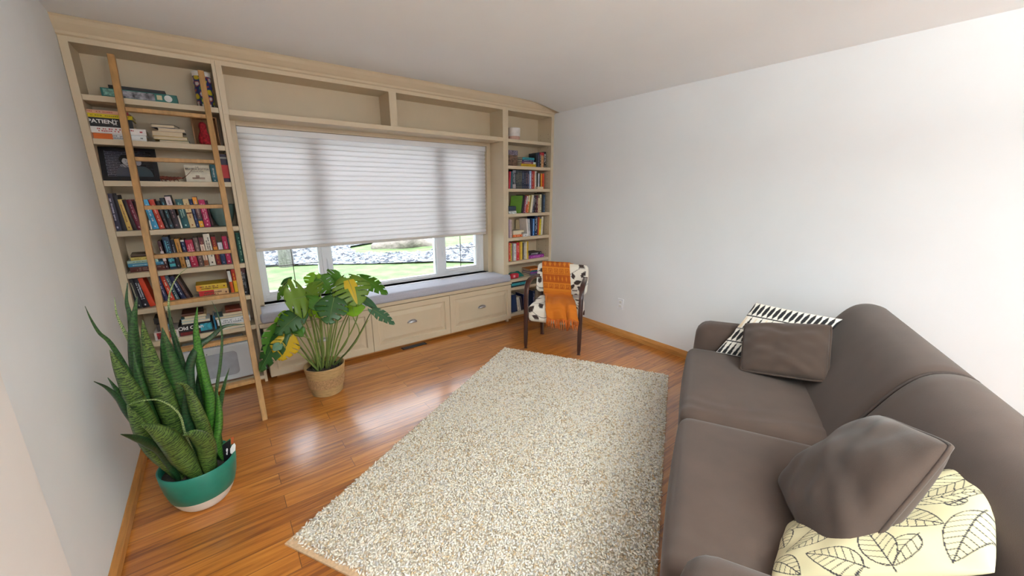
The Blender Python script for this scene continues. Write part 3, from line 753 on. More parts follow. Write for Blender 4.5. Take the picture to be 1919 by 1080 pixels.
def tcol(s, x):
    d = s*TL-.62; 
    base = TH[2] if x > .82 or x < .06 else TH[0]
    if d < .02 or d > .42: return TH[2] if d > .42 else TH[0]
    for c0 in (.10, .255):
        if c0 <= d < c0+.055:
            r = int((d-c0)/.055*8); c_ = int(x*8*5.0) % 8
            return TH[0] if KEY[r][c_] == '1' else TH[1]
        if abs(d-c0+.006) < .004 or abs(d-c0-.061) < .004: return TH[0]
    if .16 < d < .25: 
        return TH[1] if abs(sin(x*22))*.6+abs(d-.205)*12 > .35 else TH[0]
    if d < .1: return TH[1] if abs(sin(x*18+1))*.5+abs(d-.05)*12 > .42 else TH[0]
    return TH[0] if d < .33 else TH[2]
m = MB(); nn, nx = 190, 90; m.grid(tpos, nn, nx)
o = m.build('cloth', attr_mat('chenille_throw', .95, bump=(400, .4, .002)), thr, smooth=True, colors=[tcol(i/nn, j/nx) for i in range(nn+1) for j in range(nx+1)])
md = o.modifiers.new('solid', 'SOLIDIFY'); md.thickness = .004; md.offset = 0
FRG = mat('throw_fringe', srgb('#c2631c'), .95, noise=(30, .2)); FRG2 = mat('throw_fringe_back', srgb('#a8421c'), .95, noise=(30, .2))
fr_ = random.Random(8)
for i in range(44):
    x = (i+.5)/44; p = tpos(1, x); L_ = fr_.uniform(.075, .11); dx = fr_.uniform(-.018, .018)
    m = MB(); m.tube([p, p+CWd*dx*.4-CB*.006+V(0, 0, -L_*.4), p+CWd*dx-CB*.002+V(0, 0, -L_)], [.0048, .0042, .0028], 6); m.build('tassel', FRG, thr, smooth=True)
for i in range(30):
    x = (i+.5)/30; p = tpos(0, x); L_ = fr_.uniform(.07, .1); dx = fr_.uniform(-.02, .02)
    m = MB(); m.tube([p, p+CWd*dx*.4+V(0, 0, -L_*.4), p+CWd*dx+V(0, 0, -L_)], [.0034, .003, .0022], 6); m.build('tassel', FRG2, thr, smooth=True)

# ---------------------------------------------------------------- snake plant
def leaf_mat(name, base, dark, edge=None, scale=26, rough=.35):
    m = mat(name, srgb(base), rough, coat=.15, coatr=.3); nt = m.node_tree; N = nt.nodes; Lk = nt.links
    uv = N.new('ShaderNodeUVMap'); uv.uv_map = 'uv'
    mp = N.new('ShaderNodeMapping'); mp.inputs['Scale'].default_value = (scale, 1.6, 1); Lk.new(uv.outputs[0], mp.inputs[0])
    wv = N.new('ShaderNodeTexWave'); wv.wave_type = 'BANDS'; wv.bands_direction = 'X'; wv.inputs['Scale'].default_value = .5
    wv.inputs['Distortion'].default_value = 11; wv.inputs['Detail'].default_value = 4; wv.inputs['Detail Scale'].default_value = 2.2; wv.inputs['Detail Roughness'].default_value = .6; Lk.new(mp.outputs[0], wv.inputs['Vector'])
    cr = N.new('ShaderNodeValToRGB'); e = cr.color_ramp.elements; e[0].position = .30; e[0].color = (*srgb(dark), 1); e[1].position = .55; e[1].color = (*srgb(base), 1)
    Lk.new(wv.outputs['Fac'], cr.inputs[0]); out = cr.outputs[0]
    if edge:
        sx = N.new('ShaderNodeSeparateXYZ'); Lk.new(uv.outputs[0], sx.inputs[0])
        a = N.new('ShaderNodeMath'); a.operation = 'SUBTRACT'; a.inputs[1].default_value = .5; Lk.new(sx.outputs['Y'], a.inputs[0])
        b = N.new('ShaderNodeMath'); b.operation = 'ABSOLUTE'; Lk.new(a.outputs[0], b.inputs[0])
        c = N.new('ShaderNodeMath'); c.operation = 'GREATER_THAN'; c.inputs[1].default_value = .44; Lk.new(b.outputs[0], c.inputs[0])
        mx = N.new('ShaderNodeMix'); mx.data_type = 'RGBA'; mx.inputs['B'].default_value = (*srgb(edge), 1); Lk.new(c.outputs[0], mx.inputs['Factor']); Lk.new(out, mx.inputs['A']); out = mx.outputs['Result']
    Lk.new(out, N['Principled BSDF'].inputs['Base Color']); return m
SN_A = leaf_mat('snake_leaf_bright', '#566f30', '#152f14', scale=34); SN_B = leaf_mat('snake_leaf_mid', '#2d5424', '#133317'); SN_C = leaf_mat('snake_leaf_dark', '#1d4425', '#0e2a14')
SN_D = leaf_mat('snake_leaf_pale', '#9dab74', '#3c5a34', scale=40); SN_E = leaf_mat('snake_leaf_fresh', '#447826', '#27561e')
PC = Vector((.285, -1.255, 0))
t = thing('snake_plant', PC, 'tall striped snake plant in a teal and white pot by the left wall', 'plant')
TEAL = mat('teal_glaze', srgb('#17705f'), .38, noise=(25, .06), coat=.1); POTW = mat('pot_white', srgb('#e4ded4'), .55, noise=(25, .03))
m = MB(); pr = [(.0, .0), (.075, .0), (.092, .006), (.104, .02), (.118, .045), (.1285, .07), (.130, .072), (.142, .12), (.150, .18), (.153, .225), (.150, .228), (.146, .225), (.143, .18), (.135, .15)]
m.lathe(pr, PC, 48, mis=[1]*5+[0]*8); m.build('pot', [TEAL, POTW], t, smooth=True)
m = MB(); m.lathe([(0, .186), (.06, .19), (.10, .184), (.143, .18)], PC, 32); m.build('soil', SOIL, t, smooth=True)
def bez(P, n):
    # Catmull-Rom through the points
    Q = [P[0]*2-P[1]]+P+[P[-1]*2-P[-2]]; out = []; segs = len(P)-1
    for i in range(n+1):
        u = i/n*segs; k = min(int(u), segs-1); f = u-k; a, b, c, d = Q[k], Q[k+1], Q[k+2], Q[k+3]
        out.append(.5*((2*b)+(c-a)*f+(2*a-5*b+4*c-d)*f*f+(-a+3*b-3*c+d)*f**3))
    return out
def sleaf(px, base, dtip, wpx, mt, twist=0, gut=.35, blunt=False, par=None):
    # px: image points from tip to near the base; base: (dx,dy) in the pot; dtip: distance of the tip from the viewer relative to the pot
    dist0 = 2.235; n = len(px); P = []
    bp = PC+Vector((base[0], base[1], .175)); bd = sqrt((bp.x-CAM.x)**2+(bp.y-CAM.y)**2)
    for i, (u, v) in enumerate(px):
        f = 1-i/n; P.append(atd(u, v, bd*(1-f)+(dist0+dtip)*f))
    P = P[::-1]; P = [bp]+P; N_ = 26; C_ = bez(P, N_); m = MB(); uvs = []; L_ = sum((C_[i+1]-C_[i]).length for i in range(N_))
    acc = 0
    for i in range(N_+1):
        if i: acc += (C_[i]-C_[i-1]).length
        f = acc/L_; d = (C_[min(i+1, N_)]-C_[max(i-1, 0)]).normalized(); view = (C_[i]-CAM).normalized()
        side = d.cross(view).normalized(); nn = side.cross(d)
        side = (Matrix.Rotation(twist*(f-.4), 3, d) @ side); nn = side.cross(d)
        wd = wpx*.86/FPX*2.2/2*min(1, .5+f*1.5)
        tipf = (1-f)/.5
        if tipf < 1: wd *= (sin(tipf*pi/2)**.85 if not blunt else max(.02, sin(min(1, tipf*4)*pi/2)))
        wd = max(wd, .0006)
        for j in range(7):
            s = (j/6-.5)*2; m.v.append(C_[i]+side*wd*s*(1-.10*gut*s*s)+nn*gut*wd*(s*s-.5)); uvs.append((f*L_*1.6, j/6))
    for i in range(N_):
        for j in range(6): m.f.append((i*7+j, i*7+j+1, (i+1)*7+j+1, (i+1)*7+j)); m.m.append(0)
    o = m.build('leaf', mt, t, smooth=True, uvs=uvs); md = o.modifiers.new('solid', 'SOLIDIFY'); md.thickness = .0022; md.offset = 0
SL = [
 ([(257, 556), (251, 600), (252, 640), (262, 700), (285, 770), (318, 830)], (-.03, .03), .03, 24, SN_B),
 ([(267, 600), (273, 640), (286, 690), (305, 740), (325, 790)], (-.02, -.02), -.08, 30, SN_A),
 ([(206, 656), (222, 690), (243, 730), (266, 778), (300, 840)], (-.07, -.03), -.12, 29, SN_A),
 ([(159, 574), (170, 598), (186, 624), (208, 645), (240, 700), (275, 780)], (-.08, .0), -.05, 9, SN_B),
 ([(176, 715), (200, 727), (222, 748), (240, 775), (275, 820)], (-.09, -.02), -.20, 11, SN_C),
 ([(226, 814), (250, 820), (275, 830), (305, 850)], (-.07, -.06), -.30, 14, SN_C),
 ([(214, 557), (219, 590), (231, 617), (247, 650), (272, 730)], (-.05, .05), .05, 8, SN_D),
 ([(239, 530), (237, 565), (243, 590), (248, 625), (262, 700), (300, 790)], (-.04, .05), .08, 13, SN_B),
 ([(304, 614), (311, 650), (322, 690), (338, 740), (352, 800)], (.0, .0), -.02, 36, SN_B),
 ([(352, 501), (333, 518), (320, 543), (316, 570), (320, 605), (335, 650), (350, 740)], (.03, .06), .05, 5, SN_D),
 ([(316, 575), (320, 610), (330, 645), (345, 700), (360, 780)], (.03, .04), .02, 12, SN_C),
 ([(370, 575), (367, 605), (369, 640), (378, 690), (392, 760)], (.05, .03), -.02, 17, SN_E),
 ([(397, 565), (409, 592), (416, 630), (413, 680), (406, 730), (402, 790)], (.08, .0), .0, 5, SN_B),
 ([(459, 608), (420, 612), (396, 632), (372, 650), (357, 680), (356, 720), (366, 790)], (.04, -.01), .02, 15, SN_C),
 ([(328, 717), (345, 722), (356, 738), (368, 770), (386, 815)], (.06, -.06), -.16, 21, SN_A),
 ([(373, 678), (382, 702), (393, 740), (398, 790)], (.08, .02), -.05, 17, SN_E),
 ([(430, 690), (422, 716), (413, 755), (408, 800)], (.10, .02), -.02, 9, SN_B),
 ([(407, 735), (410, 765), (409, 800), (406, 830)], (.10, -.01), -.06, 14, SN_E),
 ([(264, 796), (292, 806), (320, 826), (342, 858)], (.0, -.10), -.24, 34, SN_A),
 ([(342, 816), (362, 814), (380, 826), (388, 845)], (.04, -.09), -.20, 30, SN_A),
 ([(202, 708), (222, 735), (248, 765), (280, 815)], (-.08, -.01), -.06, 14, SN_B),
 ([(330, 660), (345, 700), (356, 750), (366, 800)], (.03, .05), .1, 24, SN_C),
 ([(372, 690), (372, 730), (376, 770), (382, 810)], (.06, .05), .06, 16, SN_C),
 ([(262, 640), (280, 700), (300, 760), (325, 820)], (-.03, .06), .1, 26, SN_C),
 ([(300, 700), (318, 750), (338, 800), (352, 840)], (.0, .02), .0, 30, SN_C),
 ([(238, 760), (262, 800), (290, 840), (315, 866)], (-.06, -.05), -.15, 28, SN_A),
 ([(225, 690), (245, 735), (270, 790), (305, 850)], (-.07, .02), .0, 22, SN_C),
 ([(345, 740), (352, 780), (362, 815), (370, 845)], (.03, -.04), -.06, 24, SN_C),
 ([(250, 660), (262, 720), (282, 790), (318, 850)], (-.03, -.04), -.02, 22, SN_B),
 ([(240, 759), (262, 752), (300, 751), (335, 775), (350, 820)], (.02, -.07), -.22, 3, SN_D),
]
for i, (px, b, dt, w, mt) in enumerate(SL): sleaf(px, b, dt, w, mt, twist=(.5 if i % 3 == 0 else -.4), gut=.5 if w > 10 else .2)
# care tag stuck in the pot
tg = thing('plant_care_tag', (.43, -1.30, .2), 'small plant care tag hooked on the teal pot rim', 'tag')
a = atd(416, 833, 2.20); b = atd(432, 822, 2.19); c = atd(434, 873, 2.19); d = atd(422, 882, 2.20)
m = MB(); m.prism([a, b, c, d], (.0008, .0008, 0)); m.build('card', cmat('#3f8a55', .4), tg)
e = (CAM-a).normalized()*.002
a2, b2, c2, d2 = [q+e for q in (a*.97+c*.03, b*.97+d*.03, b*.3+c*.7, a*.3+d*.7)]
m = MB(); m.prism([a2, b2, c2, d2], e*.2); m.build('picture', cmat('#17171c', .3), tg)
m = MB(); cc = (a2+b2+c2+d2)/4+e*.5; r1 = (b2-a2).normalized(); u1 = (a2-d2).normalized()
m.add([cc+r1*.005*cos(q*pi/6)+u1*(.010*sin(q*pi/6)+.006) for q in range(12)], [tuple(range(12))]); m.add([cc+r1*.006*cos(q*pi/6)+u1*(.008*sin(q*pi/6)-.012) for q in range(12)], [tuple(range(12))])
m.build('plant_photo', cmat('#e8e8ea', .4), tg)
m = MB(); cc = atd(436.5, 841, 2.185); m.prism([cc+r1*.015*x+u1*.026*y for x, y in ((-1, -.6), (-.5, -1), (.7, -.7), (1, .3), (.7, .9), (-.2, .8), (-.9, .3))], e*.4); m.build('sticker', cmat('#eef2f0', .4), tg)
m = MB(); m.prism([atd(423, 827, 2.20), atd(438, 818, 2.19), atd(437, 832, 2.19), atd(428, 836, 2.2)], e*.3); m.build('sticker_back', cmat('#a5502a', .4), tg)

# ---------------------------------------------------------------- monstera
MC = Vector((1.03, -.46, 0))
t = thing('monstera_plant', MC, 'split-leaf monstera plant in a woven basket pot before the window bench', 'plant')
m = MB(); BSK = mat('seagrass_basket', srgb('#ac8c5e'), .85, noise=(25, .2, (1, 1, 5)), bump=(60, .5, .003)); pts = []
npr = 40
for i in range(npr+1):
    f = i/npr; pts.append((.108+.034*f+.0022*abs(sin(f*pi*20)), .225*f))
m.lathe([(0, 0.001), (.105, 0.0)]+pts+[(.139, .228), (.134, .222), (.128, .17)], MC, 44); m.build('basket', BSK, t, smooth=True)
m = MB(); rb2 = random.Random(2)       # braided strands of the middle band
for zz in [.07+.0062*i for i in range(13)]:
    rad = .1115+.034*zz/.225
    m.tube([MC+Vector(((rad+.0025*sin(q*1.9+zz*900))*cos(2*pi*q/72), (rad+.0025*sin(q*1.9+zz*900))*sin(2*pi*q/72), zz+.0018*cos(q*1.9+zz*900))) for q in range(73)], .0027, 5, cap=False)
m.build('braided_band', mat('braided_husk', srgb('#b08a60'), .85, noise=(120, .35)), t, smooth=True)
m = MB(); m.lathe([(0, .196), (.06, .20), (.10, .192), (.131, .188)], MC, 32)
for i in range(40):
    th = rb2.uniform(0, 2*pi); r = rb2.uniform(0, .11); c = MC+Vector((r*cos(th), r*sin(th), .195)); m.soft(c, (rb2.uniform(.006, .014),)*3, .005, 1)
m.build('soil', SOIL, t, smooth=True)
def mleaf_mat(name, c1, c2, trans=.25):
    m = translucent(name, srgb(c1), srgb(c2), trans, .4, .5); return m
MG = {'olive': mleaf_mat('monstera_olive', '#6d8a2c', '#9dbd2c', .35), 'dark': mleaf_mat('monstera_dark', '#2c5622', '#3f7a20', .15), 'green': mleaf_mat('monstera_green', '#4d8029', '#8fc02e', .3),
      'lime': mleaf_mat('monstera_lime', '#7fae2a', '#b8dc30', .45), 'yellow': mleaf_mat('monstera_yellow', '#cdb024', '#ecd03a', .35), 'blue': mleaf_mat('monstera_shiny', '#4d7a5c', '#6f9a60', .15)}
STEM = mat('monstera_stem', srgb('#7c8f4a'), .45, noise=(20, .2)); STEMD = mat('monstera_stem_dark', srgb('#4f5f30'), .5, noise=(20, .25))
def mleaf(att, tip, dist, dd, wid, mt, lobes=5, slit=.5, roll=0, droop=.25, stem=(0, 0), sm=None, bend=(0, 0), mid=None, patch=None):
    # att/tip: image points where the stalk joins and of the leaf tip; wid in px
    Pa = atd(att[0], att[1], dist); Pt = atd(tip[0], tip[1], dist+dd); ax = (Pt-Pa); L_ = ax.length; ax.normalize()
    view = (Pa-CAM).normalized(); side = ax.cross(view).normalized(); side = Matrix.Rotation(roll, 3, ax) @ side; nn = side.cross(ax)
    if nn.z < 0: nn = -nn
    Wd = wid/FPX*dist*1.3/2; Pt = Pt+ax*L_*.12; L_ *= 1.12
    def wf(f):                 # half-width along the leaf -0.22..1
        if f < 0: return .62*(1-(f/-.22)**2)**.5*.95 if f > -.22 else 0
        return min(1, .62+.9*f)*(1-max(0, f-.28)/.72)**.62 if f < 1 else 0
    def pt(f, s):              # s in -1..1
        x = f*L_; y = s*wf(f)*Wd; q = abs(s)
        sweep = .12*L_*q*q*(f > -.3)
        h = -droop*L_*(f**2)*.6-.25*droop*Wd*q*q*2+.10*Wd*(1-q)*0+.03*Wd*sin(f*14)*q
        return Pa+ax*(x+sweep*.6)+side*y+nn*h
    m = MB(); nf = 44; ns = 6; rows = []
    for sd in (-1, 1):
        for i in range(nf):
            f0, f1 = -.215+1.212*i/nf, -.215+1.212*(i+1)/nf; fm = (f0+f1)/2
            for j in range(ns):
                s0_, s1_ = j/ns, (j+1)/ns
                if fm > .02 and lobes:
                    ph = (fm*.98-s0_*.0)*lobes+(.3 if sd < 0 else 0); fr_2 = ph-int(ph)
                    if s1_ > slit and fr_2 < .12+.10*s0_ and fm < .85: continue
                if fm < 0 and s0_ < .0: continue
                if fm < -.02 and s0_ < .5*(-fm/.2): continue
                a0 = pt(f0, sd*s0_); a1 = pt(f1, sd*s0_); a2_ = pt(f1, sd*s1_); a3 = pt(f0, sd*s1_)
                yel = 1 if patch and abs(s0_) < patch*(1.2-fm) and fm > .05 else 0
                m.add([a0, a1, a2_, a3], [(0, 1, 2, 3) if sd > 0 else (3, 2, 1, 0)], yel)
    lf = m.build('leaf', [MG[mt], MG['yellow']] if patch else MG[mt], t, smooth=True)
    w = lf.modifiers.new('weld', 'WELD'); w.merge_threshold = .0004
    sb = lf.modifiers.new('solid', 'SOLIDIFY'); sb.thickness = .0012
    m = MB(); m.tube([pt(f/12*.97, 0)+nn*.0006 for f in range(13)], [.0022*(1-f/14) for f in range(13)], 5); m.build('vein', STEM, lf, smooth=True)
    bp = MC+Vector((stem[0], stem[1], .19)); md_ = (bp+Pa)/2+Vector((bend[0], bend[1], .04)) if mid is None else atd(mid[0], mid[1], (dist+2.98)/2)
    C_ = bez([bp, md_, Pa], 14); m = MB(); m.tube(C_, [.0065-.0035*i/14 for i in range(15)], 7); m.build('stem', sm or STEM, t, smooth=True)
D0 = 3.0
mleaf((572, 556), (541, 563), 2.86, -.06, 62, 'olive', 3, .5, .1, .1, (-.02, -.02), mid=(605, 640), bend=(0, 0))
mleaf((572, 541), (590, 556), 2.92, -.0, 50, 'olive', 4, .55, .3, .1, (-.02, 0))
mleaf((600, 522), (618, 545), 3.02, -.02, 40, 'green', 5, .4, .2, .2, (.0, .03))
mleaf((592, 515), (585, 538), 3.05, -.02, 30, 'lime', 4, .5, .2, .1, (.0, .04))
mleaf((652, 522), (668, 564), 2.86, -.10, 58, 'olive', 6, .35, -.2, .15, (.03, -.02), patch=.2)
mleaf((640, 518), (628, 532), 2.98, .02, 46, 'green', 4, .5, .2, .1, (.02, .03))
mleaf((676, 520), (719, 542), 2.95, .02, 26, 'green', 5, .5, .5, .3, (.05, .02), mid=(668, 600))
mleaf((626, 558), (617, 598), 2.78, -.10, 48, 'dark', 5, .45, .1, .15, (.01, -.04))
mleaf((600, 560), (586, 575), 2.88, -.05, 38, 'green', 5, .5, .2, .2, (-.01, 0))
mleaf((646, 545), (640, 566), 2.95, .0, 44, 'dark', 5, .45, .3, .1, (.02, .02))
mleaf((660, 570), (664, 590), 2.88, -.02, 36, 'lime', 0, .5, .2, .1, (.03, .01))
mleaf((698, 580), (734, 601), 2.88, .0, 22, 'blue', 5, .5, .6, .2, (.06, -.02), mid=(665, 640), sm=STEMD)
mleaf((672, 553), (705, 577), 2.92, .0, 16, 'blue', 0, .5, .7, .1, (.05, .0))
mleaf((531, 622), (487, 683), 2.86, -.05, 34, 'dark', 5, .55, .5, .3, (-.05, -.03), mid=(585, 640))
mleaf((520, 612), (500, 655), 2.90, -.02, 30, 'green', 4, .5, -.4, .2, (-.05, .0))
mleaf((566, 585), (524, 619), 2.84, -.05, 36, 'dark', 5, .6, .3, .2, (-.03, -.03))
mleaf((552, 590), (520, 602), 2.95, .0, 24, 'lime', 4, .5, -.3, .1, (-.03, .02))
mleaf((541, 632), (530, 670), 2.84, -.04, 40, 'yellow', 5, .5, -.2, .25, (-.06, -.03), mid=(566, 655), sm=STEMD)
mleaf((525, 645), (514, 655), 2.80, -.02, 14, 'blue', 0, .5, .2, .1, (-.05, -.04))
mleaf((538, 530), (516, 556), 2.98, .0, 14, 'green', 3, .5, .6, .5, (-.03, .02), mid=(580, 590))
mleaf((530, 533), (544, 521), 2.98, .0, 9, 'dark', 0, .5, .3, .2, (-.03, .03))
mleaf((566, 612), (548, 622), 2.90, .0, 28, 'green', 0, .5, .3, .2, (-.04, .02))
mleaf((580, 560), (600, 590), 2.95, -.02, 34, 'lime', 5, .5, .0, .1, (.0, .01))
for (a, b, c) in (((.01, .02), (612, 640), (606, 600)), ((-.02, .03), (590, 650), (575, 615)), ((.03, .03), (650, 640), (655, 595)), ((.05, -.01), (660, 650), (690, 600)), ((.0, -.03), (615, 630), (612, 596)), ((-.04, 0), (580, 660), (560, 630)), ((.06, .0), (672, 632), (660, 590))):
    C_ = bez([MC+Vector((a[0], a[1], .19)), atd(b[0], b[1], 2.97), atd(c[0], c[1], 2.95)], 12); m = MB(); m.tube(C_, [.006-.003*i/12 for i in range(13)], 7); m.build('stem', STEM, t, smooth=True)
m = MB()
for i in range(16):
    th = rb2.uniform(0, 2*pi); r = rb2.uniform(.02, .11); c = MC+Vector((r*cos(th), r*sin(th), .19)); m.tube([c, c+Vector((rb2.uniform(-.03, .03), rb2.uniform(-.03, .03), rb2.uniform(.04, .10)))], [.003, .0015], 5)
m.build('aerial_roots', STEMD, t, smooth=True)['kind'] = 'stuff'

# ---------------------------------------------------------------- books
def book(x, y, z, w, h, d, color, mark, label, group, lean=0, flat=False, pages_front=False, tilt=0, bands=None, cat='book'):
    """spine plane at y facing the room; w along x, h up, d into the shelf. flat = lying on its side."""
    if lean < 0: M = Matrix.Translation((x, y, z)) @ Matrix.Rotation(radians(lean), 4, 'Y')
    elif lean > 0: M = Matrix.Translation((x+w, y, z)) @ Matrix.Rotation(radians(lean), 4, 'Y') @ Matrix.Translation((-w, 0, 0))
    else: M = Matrix.Translation((x, y, z))
    if tilt: M = M @ Matrix.Translation((w/2, d/2, 0)) @ Matrix.Rotation(radians(tilt), 4, 'Z') @ Matrix.Translation((-w/2, -d/2, 0))
    th = .0022; m = MB(); cm = [cmat(color, .5)]; rb = random.Random(int(x*1e4)+int(z*1e3))
    if not flat:
        m.box(0, th, 0, d, 0, h, M=M); m.box(w-th, w, 0, d, 0, h, M=M)
        if not pages_front:                      # gently rounded spine
            n = 5; pr = [(w*i/n, -.0025*sin(pi*i/n)) for i in range(n+1)]
            vs = [M @ Vector((a, b, q)) for q in (0, h) for a, b in pr]; vs += [M @ Vector((w, th, q)) for q in (0, h)]+[M @ Vector((0, th, q)) for q in (0, h)]
            k = n+1; m.add(vs, [(i, i+1, k+i+1, k+i) for i in range(n)]+[tuple(range(k))[::-1]+(2*k+2, 2*k), tuple(range(k, 2*k))+(2*k+1, 2*k+3)])
    else:
        m.box(0, w, 0, d, 0, th, M=M); m.box(0, w, 0, d, h-th, h, M=M)
        if not pages_front:
            n = 5; pr = [(-.0025*sin(pi*i/n), h*i/n) for i in range(n+1)]
            vs = [M @ Vector((q, a, b)) for q in (0, w) for a, b in pr]+[M @ Vector((q, th, h)) for q in (0, w)]+[M @ Vector((q, th, 0)) for q in (0, w)]
            k = n+1; m.add(vs, [(i, k+i, k+i+1, i+1) for i in range(n)]+[tuple(range(k))+(2*k, 2*k+2), tuple(range(k, 2*k))[::-1]+(2*k+3, 2*k+1)])
    yf = -.0031
    def patch(a0, a1, b0, b1, mi, off=0):        # a along the spine, b across it (0..1)
        if flat: m.box(a0*w, a1*w, yf-off, yf+.002, b0*h, b1*h, mi, M)
        else: m.box(b0*w, b1*w, yf-off, yf+.002, (1-a1)*h, (1-a0)*h, mi, M)
    if bands:
        for (a0, a1, hx) in bands: cm.append(cmat(hx, .5)); patch(a0, a1, .02, .98, len(cm)-1)
    if mark and not pages_front:
        cm.append(cmat(mark, .45)); mi = len(cm)-1; rows = [(.36, .64)] if (h if flat else w) < .032 else [(.22, .46), (.54, .78)]
        for (b0, b1) in rows:
            a = .10+rb.uniform(0, .08); end = .72+rb.uniform(-.1, .1)
            while a < end:
                g = rb.uniform(.012, .034)
                if rb.random() > .2: patch(a, a+g, b0+rb.uniform(0, .05), b1-rb.uniform(0, .05), mi, .0004)
                a += g+.010
        patch(.88, .93, .38, .62, mi, .0004)
    nm = 'book' if cat == 'book' else cat.replace(' ', '_')
    loc = M @ Vector((w/2, d/2, 0)); o = m.build(nm, cm, loc=loc); tag(o, label, cat, group)
    p = MB()
    if not flat: p.box(th, w-th, (.004 if pages_front else th*.3), d-.004, .003, h-.003, M=M)
    else: p.box(.003, w-.003, (.004 if pages_front else th*.3), d-.004, th, h-th, M=M)
    p.build('pages', PAGES, o)
    return o
def upright(row, z, y, place, group, d=.15):
    for r in row:
        u0, u1, h, lean, c, mk, look = r[:7]; kw = r[7] if len(r) > 7 else {}
        kw = dict(kw); yy = kw.pop('y', y); dd = kw.pop('d', d)
        x0, x1 = X(u0, yy, z), X(u1, yy, z)
        book(x0, yy, z+.0005, x1-x0-.0008, h, dd, c, mk, look+' '+place, group, lean=lean, **kw)
def pile(row, z, y, place, group, d=.16):      # bottom book first
    for r in row:
        x0, x1, h, c, mk, look = r[:6]; kw = dict(r[6]) if len(r) > 6 else {}
        yy = kw.pop('y', y); dd = kw.pop('d', d); pf = kw.pop('pf', False)
        book(x0, yy, z+.0004, x1-x0, h, dd, c, mk, look+' '+place, group, flat=True, pages_front=pf, **kw)
        z += h+.0006
    return z
Y0 = .045
# shelf 2 (under the top shelf)
g = 'books stacked on the second shelf of the left bookcase'
XA, XB_ = X(176, Y0, LS[1]), X(276, Y0, LS[1])
zz = LS[1]
pile([(XA, XB_, .036, '#e9edf0', '#7f8c95', 'white book with orange spine end'),], zz, Y0, 'at base of the left top stack', g)
o = bpy.data.objects[-1] if False else None
zz2 = pile([(XA-.005, XB_+.005, .036, '#eeecec', '#b2404a', 'white book with red lettering', {'y': Y0-.01}), (XA-.05, XB_-.05, .052, '#15151b', None, 'black hardback titled in white capitals'), (XA-.055, XB_-.045, .022, '#d8c418', '#7a6c10', 'yellow thin book'), (XA-.04, XB_-.06, .020, '#dba88c', '#b2473e', 'peach thin paperback with red board', {'bands': [(.0, .02, '#a33a1c'), (.96, 1, '#9c2c3a')]})],
      zz+.0366, Y0, 'in the stack on the second left shelf', g)
# orange end of the bottom spine and the black book's title
pb = [o for o in bpy.data.objects if o.get('label', '').startswith('white book with orange')][0]
m = MB(); m.box(XA+.001, XA+.085, Y0-.0036, Y0, LS[1]+.002, LS[1]+.035); m.build('orange_spine_end', cmat('#dd6a17'), pb)
pb = [o for o in bpy.data.objects if o.get('label', '').startswith('black hardback titled')][0]
RX = Matrix.Rotation(pi/2, 4, 'X')
zt = zz+.0366+.0366+.030
text_mesh('title', 'PATIENT', .030, Matrix.Translation((X(193, Y0, zt), Y0-.0035, zt)) @ RX, cmat('#e8e8e8'), pb, sx=1.15, bold=.0008)
text_mesh('title', 'H.\nM.', .020, Matrix.Translation((X(215.5, Y0, zt), Y0-.0035, zt)) @ RX, cmat('#e8e8e8'), pb, bold=.0006)
g = 'books with page edges facing out on the second shelf'
XC_, XD_ = X(293, .05, LS[1]), X(352, .05, LS[1])
pile([(XC_+.015, XD_+.012, .020, '#2c5a5a', None, 'teal-covered book, lowest', {'pf': True}), (XC_-.01, XD_+.005, .021, '#d8c070', None, 'yellow paperback, second from bottom', {'pf': True}), (XC_-.012, XD_-.015, .030, '#cdb08c', None, 'thick tan paperback, middle', {'pf': True}), (XC_+.02, XD_+.0, .020, '#cfc8c0', None, 'grey-white book, second from top', {'pf': True}), (XC_-.0, XD_-.04, .021, '#2a2836', None, 'dark-covered book, topmost', {'pf': True, 'tilt': -9})], LS[1], .05, 'of the page-edge stack', g, d=.14)
# plaque with a red cloth figure
t = thing('keepsake_box', (.60, .1, LS[1]), 'brown wooden open box holding a small red cloth figure, second left shelf', 'box')
xq0, xq1 = X(366, .10, LS[1]), XL1-.02
m = MB(); m.box(xq0, xq0+.008, .06, .16, LS[1], LS[1]+.19); m.box(xq1-.008, xq1, .06, .16, LS[1], LS[1]+.19); m.box(xq0+.008, xq1-.008, .06, .16, LS[1]+.182, LS[1]+.19); m.box(xq0+.008, xq1-.008, .06, .16, LS[1], LS[1]+.008); m.box(xq0, xq1, .16, .166, LS[1], LS[1]+.19)
m.build('box', mat('brown_box_wood', srgb('#8a6136'), .6, noise=(14, .2, (4, 4, .6))), t, bevel=.001)
m = MB(); cxx = (xq0+xq1)/2-.012; RZ = LS[1]+.008
m.lathe([(0, 0), (.030, .0), (.035, .02), (.034, .05), (.022, .085), (.018, .10), (.022, .115), (.020, .135), (.010, .148), (0, .15)], (cxx, .105, RZ), 20)
o = m.build('cloth_figure', mat('red_patterned_cloth', srgb('#a8202c'), .8, noise=(60, .6), bump=(80, .5, .004)), loc=(cxx, .105, RZ), smooth=True); tag(o, 'small red patterned cloth figure standing inside the brown wooden box', 'figurine')
